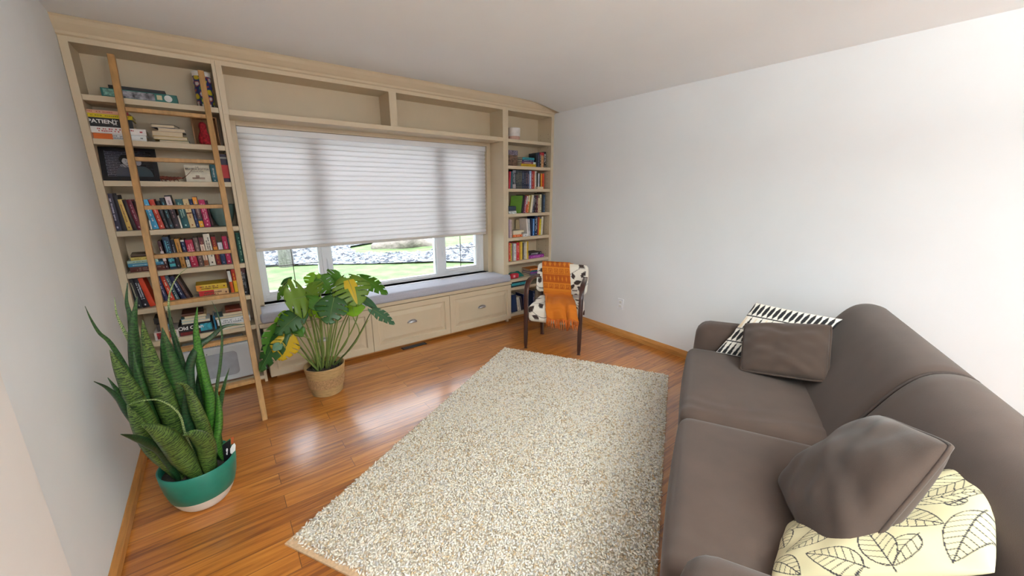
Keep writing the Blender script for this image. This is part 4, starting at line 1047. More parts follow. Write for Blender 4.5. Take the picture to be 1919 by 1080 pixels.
# shelf 1: puzzle boxes and canister
z = LS[0]; xa, xb = X(191, .03, z), X(334, .03, z)
t = thing('board_game_box', ((xa+xb)/2, .1, z), 'flat teal boxed game with a picture along its side, top left shelf', 'box')
m = MB(); m.box(xa, xb, .03, .20, z+.0005, z+.052); m.build('box', cmat('#1f6a64'), t, bevel=.001)
m = MB(); m.box(xa+.07, xb-.11, .0285, .031, z+.006, z+.047); m.build('side_picture', mat('grey_fantasy_print', (.20, .20, .24), .5, noise=(45, .95)), t)
m = MB(); m.box(xa+.01, xa+.065, .0285, .031, z+.008, z+.046); m.build('side_emblem', mat('teal_print', srgb('#6fa79d'), .5, noise=(60, .6)), t)
m = MB(); m.add([Vector((xb-.045+.020*cos(q*pi/8), .0285, z+.027+.020*sin(q*pi/8))) for q in range(16)], [tuple(range(16))]); m.build('round_badge', cmat('#d8dcdc'), t)
m = MB(); m.box(xb-.10, xb-.075, .0285, .031, z+.015, z+.042); m.build('small_label', cmat('#c9c3a0'), t)
m = MB(); m.box(xa+.035, xb-.055, .05, .22, z+.053, z+.075); o = m.build('board_game_box', cmat('#16151b'), loc=((xa+xb)/2, .13, z+.053), bevel=.001); tag(o, 'slim black game box lying on the teal one, top left shelf', 'box')
cxx = X(388, .09, z); t = thing('canister', (cxx, .09, z), 'tall round canister with colourful dark blue print, top left shelf', 'canister')
def canp(a, b):
    if b > .9: return (.75, .75, .75)
    x = a*6.28; v = sin(x*3+b*9)+sin(b*22+x*2)+sin(x*5-b*14)
    if b < .1: return (.55, .55, .52) if sin(x*9) > 0 else (.01, .01, .03)
    if v > 1.2: return srgb('#c8b42c')
    if v > .75: return srgb('#3d7a35')
    if v < -1.5: return srgb('#c4c8d4')
    if v < -1.0: return srgb('#b04a2e')
    return srgb('#1c2a6c')
m = MB(); m.grid(lambda a, b: (cxx+.05*cos(2*pi*a), .09+.05*sin(2*pi*a), z+.001+.215*b), 72, 60)
m.build('can', attr_mat('canister_print', .35), t, smooth=True, colors=[canp(i/72, j/60) for i in range(73) for j in range(61)])
m = MB(); m.lathe([(0, .215), (.049, .215), (.052, .218), (.052, .224), (.047, .225), (.045, .219), (0, .2185)], (cxx, .09, z), 32); m.build('rim', cmat('#dcdcdc', .3), t, smooth=True)
# shelf 3: framed photograph, crustacean, box set, books
z = LS[2]
t = thing('framed_photo', (.14, .09, z), 'black framed black-and-white portrait of two people before a brick wall', 'picture frame')
xf0, xf1 = X(193, .055, z), X(303, .10, z); yb0, yt0 = .035, .105; hh = .205
def fr3(a, b, o=0): return Vector((xf0+(xf1-xf0)*a, yb0+(yt0-yb0)*b-o, z+.001+hh*b))
m = MB()
def fbar(a0, a1, b0, b1):
    m.add([fr3(a, b, o) for a, b in ((a0, b0), (a1, b0), (a1, b1), (a0, b1)) for o in (0, .014)], [(0, 2, 4, 6), (1, 7, 5, 3), (0, 1, 3, 2), (2, 3, 5, 4), (4, 5, 7, 6), (6, 7, 1, 0)])
fbar(0, 1, 0, .13); fbar(0, 1, .90, 1); fbar(0, .11, .13, .90); fbar(.91, 1, .13, .90)
m.build('frame', cmat('#0d0d16', .35), t)
m = MB(); m.add([fr3(a, b, o) for a, b in ((0, 0), (1, 0), (1, 1), (0, 1)) for o in (0, -.004)], [(0, 2, 4, 6), (1, 7, 5, 3), (0, 1, 3, 2), (2, 3, 5, 4), (4, 5, 7, 6), (6, 7, 1, 0)]); m.build('backing', cmat('#15151c'), t)
def portrait(a, b):
    def el(cx_, cy_, rx, ry): return ((a-cx_)/rx)**2+((b-cy_)/ry)**2
    if el(.44, .60, .10, .15) < 1:
        if b > .72-abs(a-.40)*.5: return (.01, .01, .015)
        if el(.42, .62, .012, .012) < 1 or el(.47, .615, .012, .012) < 1 or el(.45, .53, .025, .01) < 1: return (.04, .04, .05)
        return (.42, .43, .48)
    if el(.43, .66, .15, .20) < 1: return (.008, .008, .014)
    if el(.68, .56, .075, .12) < 1:
        return (.30, .31, .36) if b < .62 else (.02, .02, .03)
    if el(.69, .60, .10, .15) < 1: return (.015, .015, .02)
    if el(.44, .43, .15, .07) < 1 or abs(a-(.50+(.43-b)*.25)) < .018 and b < .45: return (.34, .35, .4) if sin(a*90+b*60) > -.3 else (.12, .12, .16)
    if el(.42, .08, .24, .38) < 1: return (.065, .07, .10) if sin(a*160)*sin(b*160) < .6 else (.09, .1, .13)
    if el(.74, .0, .24, .42) < 1: return (.05, .075, .095)
    rw = b*15; r_ = rw-int(rw); c_ = a*7+(.5 if int(rw) % 2 else 0); c_ -= int(c_)
    dim = max(.12, 1-a*.95)
    if r_ < .22 or c_ < .07: return (.20*dim, .20*dim, .26*dim)
    return (.03*dim, .028*dim, .045*dim)
m = MB(); na = 120; m.grid(lambda a, b: fr3(.11+.80*a, .13+.77*b, .003), na, 90)
m.build('photograph', attr_mat('photo_print', .25), t, colors=[portrait(i/na, j/90) for i in range(na+1) for j in range(91)])
# crustacean figurine
xo = X(318, .045, z); t = thing('crustacean_figurine', (xo, .045, z), 'reddish-brown carved crustacean figurine with long feelers, beside the framed photo', 'figurine')
RW = mat('red_brown_carving', srgb('#6b2c1c'), .5, noise=(50, .4))
m = MB(); m.tube(bez([V(xo-.085, .045, z+.018), V(xo-.04, .045, z+.024), V(xo+.01, .045, z+.020), V(xo+.06, .045, z+.024), V(xo+.075, .045, z+.02)], 30), [.003+.009*sin(pi*min(1, i/24))**.5*(1+.18*sin(i*2.2)) if i < 25 else .004 for i in range(31)], 10)
m.build('body', RW, t, smooth=True)
for sx in (-.05, -.03, -.01, .012, .034):
    for sy in (-1, 1):
        m = MB(); m.tube([V(xo+sx, .045, z+.018), V(xo+sx+.006, .045+sy*.016, z+.022), V(xo+sx+.014, .045+sy*.028, z+.001)], [.003, .0025, .0014], 6); m.build('leg', RW, t, smooth=True)
for sy in (-1, 1):
    m = MB(); m.tube(bez([V(xo+.07, .045, z+.022), V(xo+.10, .045+sy*.012, z+.045), V(xo+.135, .045+sy*.02, z+.085)], 10), [.002-.0012*i/10 for i in range(11)], 5); m.build('feeler', RW, t, smooth=True)
# slipcase
xs0, xs1 = X(350, .05, z), X(397, .05, z); t = thing('slipcase_box', ((xs0+xs1)/2, .1, z), 'white lettered slipcase box set under the ladder rung, third left shelf', 'box')
m = MB(); m.box(xs0, xs1, .05, .17, z+.0005, z+.112); m.build('case', cmat('#ddd8c8'), t, bevel=.001)
m = MB(); m.box(xs0+.001, xs1-.001, .0494, .051, z+.0565, z+.0575); m.build('seam', cmat('#a39c8a'), t)
for s_, q, zz3 in (('THE', .011, .098), ('BEATRIX POTTER', .0175, .084), ('COLLECTION', .011, .069)):
    text_mesh('lettering', s_, q, Matrix.Translation(((xs0+xs1)/2, .0492, z+zz3)) @ RX, cmat('#3c3c48'), t, sx=.95)
m = MB(); m.soft(((xs0+xs1)/2, .0495, z+.024), (.034, .0008, .006), .0006, 2); m.soft(((xs0+xs1)/2-.004, .0495, z+.034), (.010, .0008, .010), .0006, 2); m.build('small_drawing', cmat('#a58e80'), t)
upright([(398.5, 409, .118, 0, '#1e5a68', '#cfd6d8', 'teal spined book beside the white slipcase', {'bands': [(.2, .75, '#2c6d7c')]})], z, .05, 'on the third left shelf', None)
upright([(409.5, 416, .165, 0, '#17161c', '#9aa0a8', 'black tall book with silver lettering behind the ladder rail', {})], z, .06, 'on third left shelf', None)
upright([(417, 433, .19, 0, '#201a3c', None, 'navy and red large book in the right corner', {'bands': [(.10, .16, '#8f959c'), (.38, .86, '#b5131c')]})], z, .04, 'of the third left shelf', None)
# shelf 4
z = LS[3]; g = 'books standing on the fourth shelf of the left bookcase'; P4 = 'on the glass-bowl shelf'
upright([
 (216, 229, .235, -1, '#1d1a3a', '#b9b6cf', 'leftmost navy hardback with pale lettering'),
 (229, 239, .225, -2, '#131120', None, 'very dark hardback between navy and gold books'),
 (239.5, 249, .198, -5, '#d2b160', '#7d4f2a', 'gold spined book'),
 (249.5, 258, .195, -6, '#241318', None, 'blackish brown book right of gold one'),
 (258.5, 268, .195, -7, '#6d1430', '#c99aa4', 'maroon book with pale lines'),
 (268.5, 276, .185, -7, '#3a1018', None, 'dark maroon book half behind left ladder rail'),
 (282, 286, .06, 0, '#e6e4e0', None, 'tiny white booklet at the foot of blue book'),
 (287.5, 299, .195, -8, '#3f9ccc', '#e8f2f6', 'light blue book'),
 (300, 310, .195, -8, '#b53320', '#f0b9a4', 'red-orange book with pale lettering'),
 (311, 318, .185, -7, '#14131e', '#6f6f80', 'narrow black book right of the red-orange one'),
 (318.5, 327, .205, -6, '#11232f', '#5fa3b5', 'dark book with teal lettering'),
 (327.5, 338.5, .222, -5, '#241a26', '#8c6a74', 'dark book with pale top half of spine', {'bands': [(.04, .42, '#d9ccd2')]}),
 (339.5, 343, .085, -5, '#ece8e2', None, 'slim white booklet beside the teal novel'),
 (343.5, 356.5, .195, -4, '#0f5058', '#9cc6c0', 'deep teal novel'),
 (357, 368, .195, -4, '#d8c294', '#a35a2c', 'cream book with brown band', {'bands': [(.46, .51, '#54301f')]}),
 (368.5, 374.5, .195, -4, '#152a5a', '#8ba0c8', 'narrow navy book right of the cream one'),
 (375, 383.5, .212, -3.5, '#6a4b54', '#c9bcae', 'orange and grey banded book', {'bands': [(.02, .24, '#dd8f1c'), (.25, .33, '#1a1a22'), (.72, .78, '#16303a'), (.79, .99, '#e0a01c')]}),
 (384.5, 396, .190, -3, '#b01058', '#f0b4c8', 'magenta book'),
 (396.5, 401, .185, -3, '#3a0f1c', None, 'dark red thin book right of the magenta one'),
], z, Y0, P4, g)
cxx = X(421, .10, z); GB = mat('pale_teal_glass', srgb('#7fa3a3'), .12, noise=(5, .06), trans=.55)
m = MB(); m.lathe([(0, .004), (.034, .004), (.036, 0), (.042, .002), (.046, .014), (.062, .05), (.073, .09), (.077, .125), (.079, .150), (.083, .156), (.080, .158), (.074, .150), (.072, .12), (.066, .085), (.054, .05), (.035, .02), (0, .014)], (cxx, .10, z+.0005), 48)
o = m.build('glass_bowl', GB, loc=(cxx, .10, z), smooth=True); tag(o, 'pale teal footed glass bowl at the right end of the fourth left shelf', 'bowl')
# shelf 5
z = LS[4]; g = 'books standing on the fifth shelf of the left bookcase'; P5 = 'on shelf below the glass bowl'
xa = XL0+.012; xb = X(311, Y0, z)
pile([(xa+.005, xb+.01, .034, '#5a2620', '#a8847a', 'maroon hardback, lowest'), (xa, xb+.005, .023, '#3d86ac', '#b9dbe6', 'bright blue book, second lowest'), (xa, xb-.03, .018, '#a9c6bd', '#5d7f78', 'pale green book, middle'), (xa+.02, xb-.05, .021, '#cfbf66', '#7d7338', 'pale yellow book, second from top'), (xa+.02, xb-.06, .018, '#4a3322', None, 'brown-covered book, topmost', {'tilt': 3})],
     z, .05, 'of the left pile on the fifth shelf', 'books lying flat on the fifth shelf', d=.15)
upright([
 (311, 317.5, .195, -4, '#45202a', '#d8c8c4', 'maroon and white narrow book', {'bands': [(.35, .7, '#d0c0c0')]}),
 (320, 332, .222, -3, '#14304e', '#63b4c4', 'navy book with turquoise emblem', {'bands': [(.70, .76, '#2a8fa0'), (.84, .93, '#4fc0cc')]}),
 (332.5, 340, .200, -3, '#191824', '#8d8a9c', 'black book with grey lettering'),
 (341, 350, .205, -3, '#b3823e', '#6b4416', 'ochre book'),
 (351.5, 358.5, .195, -3, '#18224e', '#a8b8c0', 'dark blue book with white foot', {'bands': [(.72, .98, '#e2e0da'), (.0, .06, '#dcdcd0')]}),
 (359.5, 373, .193, -2.5, '#ad1240', '#e8a4b4', 'thick crimson book', {'bands': [(.30, .32, '#e08a9c'), (.40, .42, '#e08a9c')]}),
 (374.5, 383, .205, -2.5, '#6a5652', '#c4b4aa', 'taupe book with pink edge'),
 (384, 392.5, .205, -2, '#e0cdbf', '#a06a4a', 'white book with dark red top', {'bands': [(.0, .24, '#5c1024'), (.8, .98, '#9c5836')]}),
 (393.5, 405.5, .228, -2, '#e4dfd2', '#55504c', 'white book speckled with black flecks'),
 (407, 415, .205, -2, '#8a1c22', '#d48a2c', 'red book with flame-orange middle', {'bands': [(.35, .6, '#d07c1c')]}),
 (416.5, 425, .165, -2, '#1f3a66', '#a9b8d0', 'blue book with white upper half', {'bands': [(.02, .5, '#d4d6e4')]}),
 (426, 435, .205, -1.5, '#b01c50', '#f2c0cc', 'pink floral book'),
 (435.5, 439, .19, -1.5, '#5a5a5c', None, 'slim grey book right of the pink floral one'),
 (450.5, 459.5, .225, 0, '#0f4f43', '#8fc0a8', 'tall dark green book at the far right end'),
], z, Y0, P5, g)
# shelf 6
z = LS[5]; g = 'books standing on the sixth shelf of the left bookcase'; P6 = 'on the shelf with the yellow-and-red pair'
upright([
 (248, 257.5, .205, -4, '#17131c', '#8c8478', 'first black book from the left'),
 (258, 268, .205, -5, '#1c1f24', '#b4b09c', 'second black book with cream lettering'),
 (268.5, 281, .205, -6, '#101022', '#c8ccd8', 'third black book with white lettering'),
 (282, 293, .205, -10, '#cc3a12', None, 'bright red-orange leaning book'),
 (311, 319, .205, -6, '#1b1c4c', '#b6b6d4', 'purple-navy book right of the left rail'),
 (322, 331, .205, -8, '#b8351c', '#e4d8c0', 'rust red book with pale lettering'),
 (333, 341, .205, -12, '#2c4450', '#b0c4c4', 'slate book'),
 (344, 353, .198, -14.5, '#111a44', '#c8ccdc', 'dark navy leaning book with white lettering'),
 (355, 362, .195, -16.5, '#3b2224', '#8d5a44', 'brown book, last of leaning row'),
], z, .05, 'on the sixth left shelf', g)
xa, xb = X(364, .03, z), X(434, .03, z)
zz = pile([(xa, xb, .016, '#e8e8ea', '#4a5a58', 'white magazine-thin book, lowest', {'y': .02, 'd': .18}), (xa+.035, xb-.01, .052, '#d0a878', '#5c3826', 'tan book with red left half, middle', {'bands': [(.0, .5, '#bb1f24')]}), (xa+.025, xb-.015, .042, '#cfae28', '#6e3416', 'yellow illustrated book, topmost', {'bands': [(.0, .16, '#d88a28')]})], z, .04, 'of the right pile on the sixth left shelf', 'books lying flat on the sixth shelf')
upright([(435.5, 441.5, .195, -2, '#c8501c', None, 'slim orange book with white top', {'bands': [(.0, .42, '#dcdcdf')]}), (442, 449, .205, -1, '#b52a18', '#e8b020', 'red and yellow book', {'bands': [(.42, .98, '#dcae18')]}), (456, 467, .205, 0, '#1c1c24', '#8a8c94', 'charcoal book with ring marks, far right', {'bands': [(.0, .22, '#4a1c22')]})], z, .04, 'on the sixth left shelf', g)
# shelf 7: board games
z = LS[6]
def gbox(name, x0, x1, y0, d, zb, h, col, label, strips=(), txt=None):
    o = thing(name, ((x0+x1)/2, y0+d/2, zb), label, 'box'); m = MB(); m.box(x0, x1, y0, y0+d, zb+.0004, zb+h); m.build('box', cmat(col), o, bevel=.001)
    for (a0, a1, b0, b1, hx, nz) in strips:
        m = MB(); m.box(x0+(x1-x0)*a0, x0+(x1-x0)*a1, y0-.001, y0+.002, zb+h*b0, zb+h*b1)
        mt = mat('print_'+hx.strip('#'), srgb(hx), .5, noise=(55, nz)) if nz else cmat(hx); m.build('side_print', mt, o)
    return o
x1 = X(337, .04, z); xa = XL0+.06
gbox('board_game_box', xa, x1, .03, .19, z, .058, '#d6ccc8', 'white game box with red cherry pattern at the bottom left pile', [(.1, .9, .1, .9, '#8c1c26', .9)])
gbox('board_game_box', xa+.02, x1-.035, .04, .17, z+.059, .050, '#4a423e', 'grey-brown game box with white label on the cherry box', [(.35, .58, .3, .9, '#d8dce0', 0), (.65, .98, .1, .9, '#5d9ab0', .5)])
gbox('board_game_box', xa+.01, x1-.06, .06, .15, z+.110, .040, '#2c2624', 'dark brown box topmost of the left game pile')
x0, x2 = X(338, .03, z), X(401, .03, z)
gb = gbox('board_game_box', x0, x2, .03, .19, z, .078, '#15131a', 'black and dark red game box with white title on the seventh shelf', [(.02, .6, .04, .34, '#6e1518', .3), (.62, .97, .2, .9, '#2c8ea6', .6)])
text_mesh('title', 'Old Chan', .036, Matrix.Translation((x0+.068, .0285, z+.054)) @ RX, cmat('#f0f0ee'), gb, bold=.0008)
pile([(x0+.02, x2-.01, .016, '#d9dad8', None, 'white book, lowest', {'pf': True}), (x0+.02, x2-.03, .022, '#7cb0c0', None, 'pale blue book, second', {'pf': True}), (x0+.04, x2-.025, .018, '#c9b184', None, 'cream book, third', {'pf': True}), (x0+.03, x2-.04, .018, '#5a2f1c', None, 'brown book, topmost', {})], z+.0785, .05, 'on top of the black game box', 'books on top of the black game box')
x3, x4 = X(407, .03, z), XL1-.035
pile([(x3+.02, x4, .034, '#dfe4e8', None, 'thick white binder, lowest', {'pf': True, 'd': .19}), (x3+.01, x4+.01, .046, '#e6eaee', '#8c9aa4', 'thick white book, second', {'d': .19}), (x3, x4-.02, .020, '#6d8790', None, 'grey-blue book, third', {'pf': True}), (x3+.05, x4-.03, .020, '#c4b8a0', None, 'cream paperback, fourth', {'pf': True}), (x3+.07, x4-.04, .022, '#7c3520', None, 'rust-brown book, topmost')], z, .025, 'in the right pile of the seventh shelf', 'books in the right pile of the seventh shelf')
upright([(404, 407, .11, 0, '#2f86b8', None, 'slim blue folder standing beside the white binders')], z, .05, 'on seventh shelf', None)
# bottom shelf appliance
z = .058; x0, x1 = .13, .602; t = thing('white_appliance', ((x0+x1)/2, .12, z), 'white box-shaped appliance with a grey rounded panel on the bottom left shelf', 'appliance')
m = MB(); m.box(x0, x1, .035, .225, z+.012, z+.30); m.build('housing', mat('white_appliance_plastic', srgb('#cfd6de'), .45, noise=(6, .02)), t, bevel=.012, seg=3)
m = MB(); m.box(x0+.01, x1-.01, .05, .215, z, z+.013); m.build('base', cmat('#6b4a38'), t)
m = MB(); xm = x1-.085
pts = []
for (cx_, cz_, a0) in ((xm-.035, z+.215, 0), (x0+.16, z+.215, 90), (x0+.16, z+.085, 180), (xm-.035, z+.085, 270)):
    for q in range(7): a = radians(a0+q*15); pts.append((cx_+.03*cos(a), .0335, cz_+.03*sin(a)))
m.prism(pts, (0, .004, 0)); m.build('grey_panel', cmat('#9da2ac', .4), t)
m = MB(); m.box(x0+.06, x1-.03, .05, .20, z+.30, z+.325); m.build('top_cover', cmat('#b7bcc2', .45), t, bevel=.006)
m = MB(); m.box(x0+.10, x1-.13, .045, .052, z+.305, z+.322); gv = m.build('vent_grille', cmat('#23252a'), t)
m = MB()
for i in range(16): m.box(x0+.105+i*.0145, x0+.113+i*.0145, .043, .046, z+.307, z+.317)
m.build('slats', cmat('#d8dadc'), gv)
m = MB(); m.tube([(x0+.2, .033, z+.255), (x0+.2, .036, z+.255)], .004, 10); m.build('indicator', cmat('#4a4c54'), t)

# ---------------------------------------------------------------- right bookcase contents
z = RS[0]; cxx = X(963.5, .10, z); t = thing('ceramic_pot', (cxx, .10, z), 'white and pink ceramic pot on the top right shelf', 'pot')
m = MB(); m.lathe([(0, 0), (.058, 0), (.062, .006), (.064, .04)], (cxx, .10, z+.0005), 36); m.build('saucer_base', cmat('#cfa596', .5), t, smooth=True)
m = MB(); m.lathe([(.060, .04), (.066, .042), (.067, .12), (.066, .128), (.062, .126), (.061, .06), (0, .055)], (cxx, .10, z+.0005), 36); m.build('body', cmat('#dedad8', .35), t, smooth=True)
z = RS[1]; PB = 'on the tin-box shelf'; g = 'items on the second right shelf'
x0, x1 = X(953.5, .04, z), X(970, .04, z); t = thing('tin_box', ((x0+x1)/2, .09, z), 'ornate brown printed tin box at the left of the second right shelf', 'tin')
m = MB(); m.box(x0, x1, .04, .14, z+.0005, z+.115); m.build('body', mat('tin_print_brown', srgb('#6a4f3c'), .4, noise=(45, .8)), t, bevel=.003)
m = MB(); m.box(x0-.002, x1+.002, .038, .142, z+.116, z+.165); m.build('lid', mat('tin_print_grey', srgb('#655c6c'), .4, noise=(70, .9)), t, bevel=.003)
m = MB(); m.box(x1+.004, x1+.034, .12, .2, z+.0005, z+.085); o = m.build('small_box', cmat('#7a6036'), loc=(x1+.02, .16, z)); tag(o, 'small brown box behind the tin box, second right shelf', 'box')
xa, xb = X(976.5, .04, z), X(1004, .04, z)
pile([(xa, xb, .030, '#c9a818', '#8a5c10', 'yellow book, lowest'), (xa+.01, xb, .022, '#7d3a50', '#d8d8c8', 'wine-red book, second', {'bands': [(.8, .98, '#c8d0c0')]}), (xa+.015, xb-.025, .022, '#2a2a5c', '#b9c4d0', 'indigo book, third'), (xa+.02, xb-.025, .024, '#2c8c98', '#1c4a6a', 'turquoise book, topmost')], z, .04, 'of the second right shelf pile', 'books lying on second right shelf', d=.13)
upright([(1004.3, 1007.5, .155, 0, '#14222e', None, 'blue-black book right of the yellow-based pile'), (1007.8, 1010.5, .160, 0, '#1b2446', '#8a8cae', 'narrow navy book'), (1010.8, 1014, .165, 0, '#1c1418', '#c4c8bc', 'black book with red top', {'bands': [(0, .2, '#a01828')]}), (1014.3, 1018.5, .165, 0, '#d8a878', '#8a4a2c', 'peach book with red top', {'bands': [(0, .2, '#b81828')]}), (1018.8, 1023, .175, 0, '#121016', '#e0dee0', 'black book, last in row')], z, .04, PB, g, d=.13)
z = RS[2]; PCc = 'on third right shelf'; g = 'books standing on the third right shelf'
upright([
 (953.5, 956, .185, 4, '#b82a3c', None, 'leftmost red leaning book'), (956.5, 960, .185, 5, '#2a5a6a', None, 'teal-grey leaning book'),
 (960.5, 966.5, .2, 0, '#33343c', '#9a9ca4', 'black and white photo-spined book', {'bands': [(.0, .14, '#8a8a94'), (.76, .98, '#a8a0a4')]}),
 (967, 969.6, .2, 0, '#333c40', '#a09878', 'first grey volume of set'), (969.8, 972.4, .2, 0, '#333c40', '#a09878', 'second grey volume of set'), (972.6, 975.2, .2, 0, '#333c40', '#a09878', 'third grey volume of set'), (975.4, 978, .2, 0, '#333c40', '#a09878', 'fourth grey volume of set'),
 (978.2, 981.5, .2, 0, '#15233c', '#8094b4', 'first dark navy book'), (981.8, 985.2, .2, 0, '#16223e', '#8c8ca0', 'second dark navy book'), (985.5, 988.5, .2, 0, '#151e3a', '#c09a9a', 'third dark navy book'), (988.8, 991.6, .2, 0, '#18264a', '#c49a94', 'fourth dark navy book'),
 (991.9, 995.8, .2, 0, '#8fa8cc', '#e8ecf4', 'light blue book'), (996.1, 999, .2, 0, '#9c2030', '#e8c8c0', 'crimson book'), (999.3, 1001.8, .2, 0, '#b8402a', '#e0a040', 'red book with orange lettering'), (1002.1, 1005, .2, 0, '#d8d2c8', '#8a8078', 'ivory book'),
 (1005.3, 1008, .185, 0, '#22261e', None, 'dark olive book'), (1008.3, 1010.8, .175, 0, '#c8ccd4', '#7080a0', 'pale grey slim book'), (1011.1, 1012.7, .175, 0, '#2a2420', None, 'thin black book before orange one'), (1013, 1015.8, .175, 0, '#dc8c20', None, 'orange book'), (1016.1, 1019.6, .175, 0, '#cc3c1c', None, 'red-orange book, last in row')], z, .05, PCc, g, d=.14)
xa, xb = X(1006.5, .02, z), X(1017, .02, z); m = MB(); m.box(xa, xb, .012, .045, z+.0005, z+.024); o = m.build('card_box', cmat('#d2c6a6'), loc=((xa+xb)/2, .028, z)); tag(o, 'small cream box lying in front of the orange books', 'box')
z = RS[3]; PD = 'on the green-book shelf'; g = 'books standing on the fourth right shelf'
x0, x1 = X(953.5, .02, z), X(968, .02, z); t = thing('small_case', ((x0+x1)/2, .05, z), 'small dark blue case on a white patterned box, fourth right shelf', 'case')
m = MB(); m.box(x0, x1, .02, .09, z+.0005, z+.030); m.build('patterned_base', mat('white_black_print', srgb('#b9c2c4'), .5, noise=(90, .9)), t, bevel=.001)
m = MB(); m.soft(((x0+x1)/2, .055, z+.058), ((x1-x0)/2-.001, .034, .027), .010, 3); m.build('case', cmat('#1d2c44', .5), t, smooth=True)
gx0, gx1 = X(958, .13, z), X(976, .06, z)
m = MB(); p = [V(gx0, .17, z+.001), V(gx1, .06, z+.001), V(gx1+.028, .06, z+.198), V(gx0+.03, .17, z+.198)]
m.prism(p, (.012, .010, 0)); o = m.build('book', cmat('#5c8a24', .5), loc=(gx0+.06, .11, z)); tag(o, 'large green book showing its front cover, fourth right shelf', 'book', g)
m = MB(); e = Vector((.014, .012, 0)); m.prism([p[1]+Vector((.002, .001, .002)), p[1]+e*.8+Vector((0, .0, .002)), p[2]+e*.8-Vector((0, 0, .002)), p[2]+Vector((.002, .001, -.002))], (0, -.0012, 0)); m.build('pages', PAGES, o)
upright([(977.5, 980.5, .205, 8, '#15181c', None, 'black book right of the green one'), (981, 984, .195, 8, '#7a2050', '#e0d8dc', 'plum book with white lettering'), (984.3, 986.8, .195, 8, '#d8d4cc', '#8a5060', 'white narrow book', {'bands': [(.5, .98, '#c8501c')]}), (987.1, 990, .2, 8, '#d4662a', '#f0d8c0', 'orange book', {'bands': [(0, .35, '#d4d0a8')]}), (990.3, 993, .205, 8, '#8a7a30', None, 'olive-gold book'), (993.3, 997, .205, 8, '#e0d8c4', None, 'cream book leaning on the dark ones'), (997.3, 1000, .2, 7, '#3a3850', '#d8dce0', 'slate book with white lettering'), (1001, 1004.5, .2, 3, '#2c1620', '#b4a8a8', 'dark wine book'), (1004.8, 1008, .2, 0, '#5c1a28', '#c4a0a0', 'burgundy book'), (1008.3, 1011, .17, 0, '#d4c49c', '#b03038', 'cream book with red mark'), (1011.3, 1014.5, .21, 0, '#cfc9a8', '#2c2c28', 'tall pale yellow book'), (1014.8, 1017.5, .225, 0, '#22282c', None, 'tall black book'), (1017.8, 1021, .205, 0, '#28405c', '#8098b0', 'steel-blue book at right end')], z, .05, PD, g, d=.14)
z = RS[4]; PE = 'on fifth right shelf'; g = 'books standing on the fifth right shelf'
upright([(953.5, 956, .205, 0, '#a08a9a', None, 'leftmost mauve book'), (956.3, 959.2, .205, 0, '#d4bcbc', '#8a6a74', 'pale pink book')], z, .04, PE, g, d=.14)
xa, xb = X(962, .05, z), X(979, .05, z)
pile([(xa-.004, xb, .028, '#d0642c', '#f0c8a8', 'orange paperback, lowest'), (xa, xb-.01, .022, '#d6d0c8', None, 'grey-white paperback, middle', {'pf': True}), (xa, xb+.03, .022, '#e0d8c4', None, 'cream paperback, topmost', {'pf': True})], z, .05, 'of small pile on fifth right shelf', 'books lying on the fifth right shelf', d=.13)
xs_ = X(985, .03, z)
gbox('small_box', xs_-.035, xs_+.03, .03, .05, z, .032, '#e2e2e4', 'small white box in front of fifth right shelf books', [(.5, .62, .3, .6, '#2a2a30', 0)])
for (u_, lab, cl) in ((973, 'tan art print leaning at back of fifth right shelf, left', '#a89878'), (984, 'tan art print with a dark flower on the fifth right shelf', '#a8947a')):
    xq = X(u_, .19, z); m = MB(); m.box(xq-.055, xq+.05, .185, .195, z+.0005, z+.19); o = m.build('art_print', cmat(cl), loc=(xq, .19, z), bevel=.001); tag(o, lab, 'picture')
    if u_ > 980:
        m = MB(); m.soft((xq-.005, .184, z+.125), (.010, .001, .018), .0008, 2); m.tube([(xq-.005, .184, z+.11), (xq-.008, .184, z+.085)], .0015, 5); m.build('flower_motif', cmat('#4a1c24'), o)
upright([(988.5, 991.3, .205, -7, '#e0d8d4', None, 'white leaning book, first'), (991.8, 994.3, .2, -5, '#c8ccd0', '#506878', 'grey-white slim book, second'), (995.5, 998, .2, 0, '#1c2850', None, 'indigo narrow book'), (998.3, 1001.3, .2, 0, '#3a7cc0', '#d0e0f0', 'bright blue book'), (1001.6, 1007, .235, 0, '#16284c', '#c8c8d0', 'wide navy book'), (1007.3, 1009.8, .215, 3, '#b85a3c', None, 'terracotta book'), (1010.1, 1013, .195, 3, '#dcc81c', '#8a7a20', 'lemon yellow book'), (1013.3, 1016.5, .22, 3, '#d4d0c4', None, 'tall off-white book at right')], z, .05, PE, g, d=.14)
z = RS[5]; PF = 'on the purple-book shelf'; g = 'books standing on the sixth right shelf'
upright([(953.5, 957, .215, 0, '#c4452c', '#e8c0a0', 'leftmost red-orange book'), (957.3, 959.3, .205, 0, '#c8b43c', '#5a7a3c', 'thin yellow-green book'), (959.6, 962.3, .2, 0, '#7a747c', None, 'mid grey book'), (962.6, 967.6, .2, 0, '#d4d4d8', '#8a8a94', 'silver-white book'), (968, 973.3, .21, 0, '#c42430', '#e8a090', 'bright red book'), (973.8, 976.2, .215, 0, '#c89a38', None, 'ochre slim book'), (976.5, 978.8, .215, 0, '#e0c440', None, 'sunny yellow book'), (979.1, 981.3, .2, 0, '#3a342c', None, 'dark brown thin book'), (981.6, 984.8, .19, 0, '#a8a49c', '#d8d8d4', 'light taupe book'), (985.1, 987.3, .21, 0, '#e4dcc0', None, 'cream slim book'), (987.6, 990, .21, 0, '#dcb82c', '#7a6a2a', 'golden book, last in row')], z, .045, PF, g, d=.14)
xa, xb = X(992, .04, z), X(1019, .04, z)
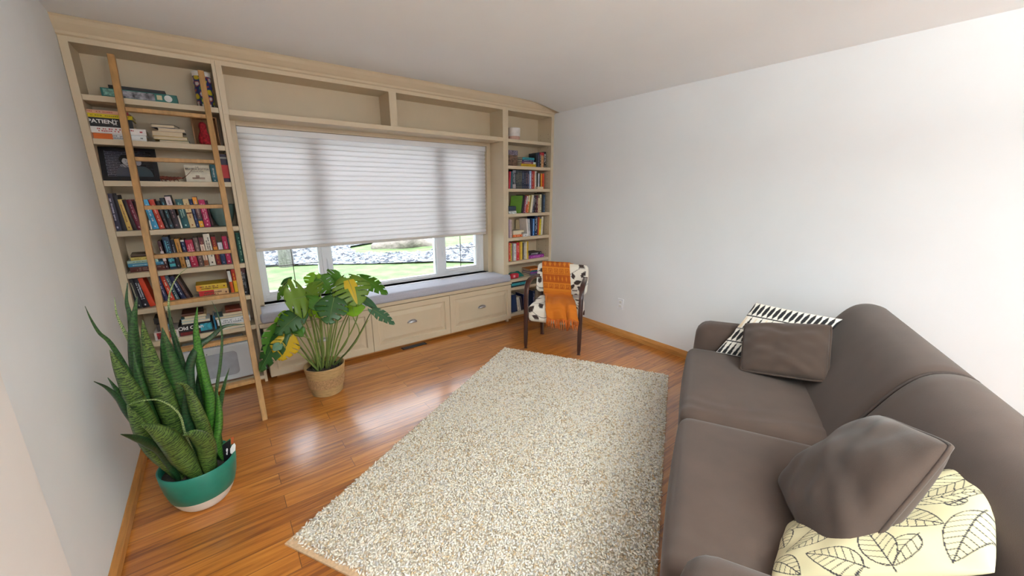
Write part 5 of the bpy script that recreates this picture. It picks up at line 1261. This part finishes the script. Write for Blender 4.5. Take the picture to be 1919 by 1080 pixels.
pile([(xa, xb, .038, '#8c2c8c', '#c880c8', 'purple book, lower'), (xa-.005, xb-.04, .032, '#1c1c26', '#c0c4cc', 'black and white book, upper')], z, .04, 'of the pair lying on sixth right shelf', None, d=.15)
# seventh right shelf: cloth bag, red tin, papers
z = RS[6]
m = MB(); c = at(972, 515, 1, .13)
m.grid(lambda a, b: (X(957, .1, z)+.19*a, .07+.13*b, z+.002+(.055+.012*sin(a*9)+.01*sin(b*7+a*4))*(sin(pi*min(1, max(0, a)))**.5)*(sin(pi*b)**.5)), 24, 16)
o = m.build('folded_cloth', mat('teal_cloth', srgb('#1f7f72'), .85, noise=(20, .15), bump=(60, .4, .004)), loc=(X(970, .1, z), .13, z), smooth=True); tag(o, 'crumpled teal green cloth bag on the seventh right shelf', 'bag')
x0 = X(958, .03, z); m = MB(); m.soft((x0+.055, .045, z+.032), (.06, .03, .031), .024, 6); o = m.build('red_tin', cmat('#b81c34', .4), loc=(x0+.055, .045, z), smooth=True); tag(o, 'rounded red tin in front of the teal cloth bag', 'tin')
m = MB(); m.soft((x0+.035, .0145, z+.032), (.014, .001, .014), .0008, 2); m.build('round_label', cmat('#d8a8ac'), o)
xa = X(992, .06, z)
pile([(xa, xa+.24, .020, '#4a4a5e', None, 'grey-blue book, lowest'), (xa+.01, xa+.22, .018, '#8a4aa0', None, 'violet book, second'), (xa+.02, xa+.2, .020, '#2f6a74', None, 'sea-green book, third'), (xa+.0, xa+.21, .018, '#c8742c', None, 'orange book, topmost')], z, .05, 'of the pile behind the armchair throw', 'books lying on the seventh right shelf')
# eighth: turquoise case
z = RS[7]; x0, x1 = X(958.5, .02, z), X(993, .02, z); t = thing('flat_case', ((x0+x1)/2, .1, z), 'flat black and turquoise case in the low right cubby', 'case')
m = MB(); m.box(x0, x1, .02, .2, z+.0005, z+.058); m.build('case', cmat('#142028', .5), t, bevel=.003)
m = MB(); m.box(x0+.002, x1-.004, .0185, .022, z+.018, z+.046); m.build('turquoise_band', cmat('#2fa0b0', .4), t)
m = MB(); m.box((x0+x1)/2-.006, (x0+x1)/2+.006, .0175, .022, z+.026, z+.04); m.build('latch', cmat('#1c5c78'), t)
z = .078; PG = 'on the bottom right shelf'
upright([(959, 967, .22, 0, '#16305a', None, 'wide navy book at left'), (967.5, 970, .2, -6, '#22304a', None, 'dark slate leaning book'), (970.5, 974, .18, -10, '#d8d2c0', '#8a8478', 'ivory leaning book'), (974.6, 976.6, .18, -10, '#c8c4bc', None, 'thin grey leaning book'), (977.2, 980.5, .175, -10, '#2a2838', None, 'charcoal leaning book'), (981.5, 985.5, .2, -4, '#1d2550', None, 'royal navy upright book'), (998, 1002, .22, 0, '#27365c', '#a8a8b4', 'denim blue book behind the chair arm'), (1003, 1009, .22, 0, '#8a8474', None, 'stone grey book behind the chair arm')], z, .05, PG, 'books standing on the bottom right shelf')
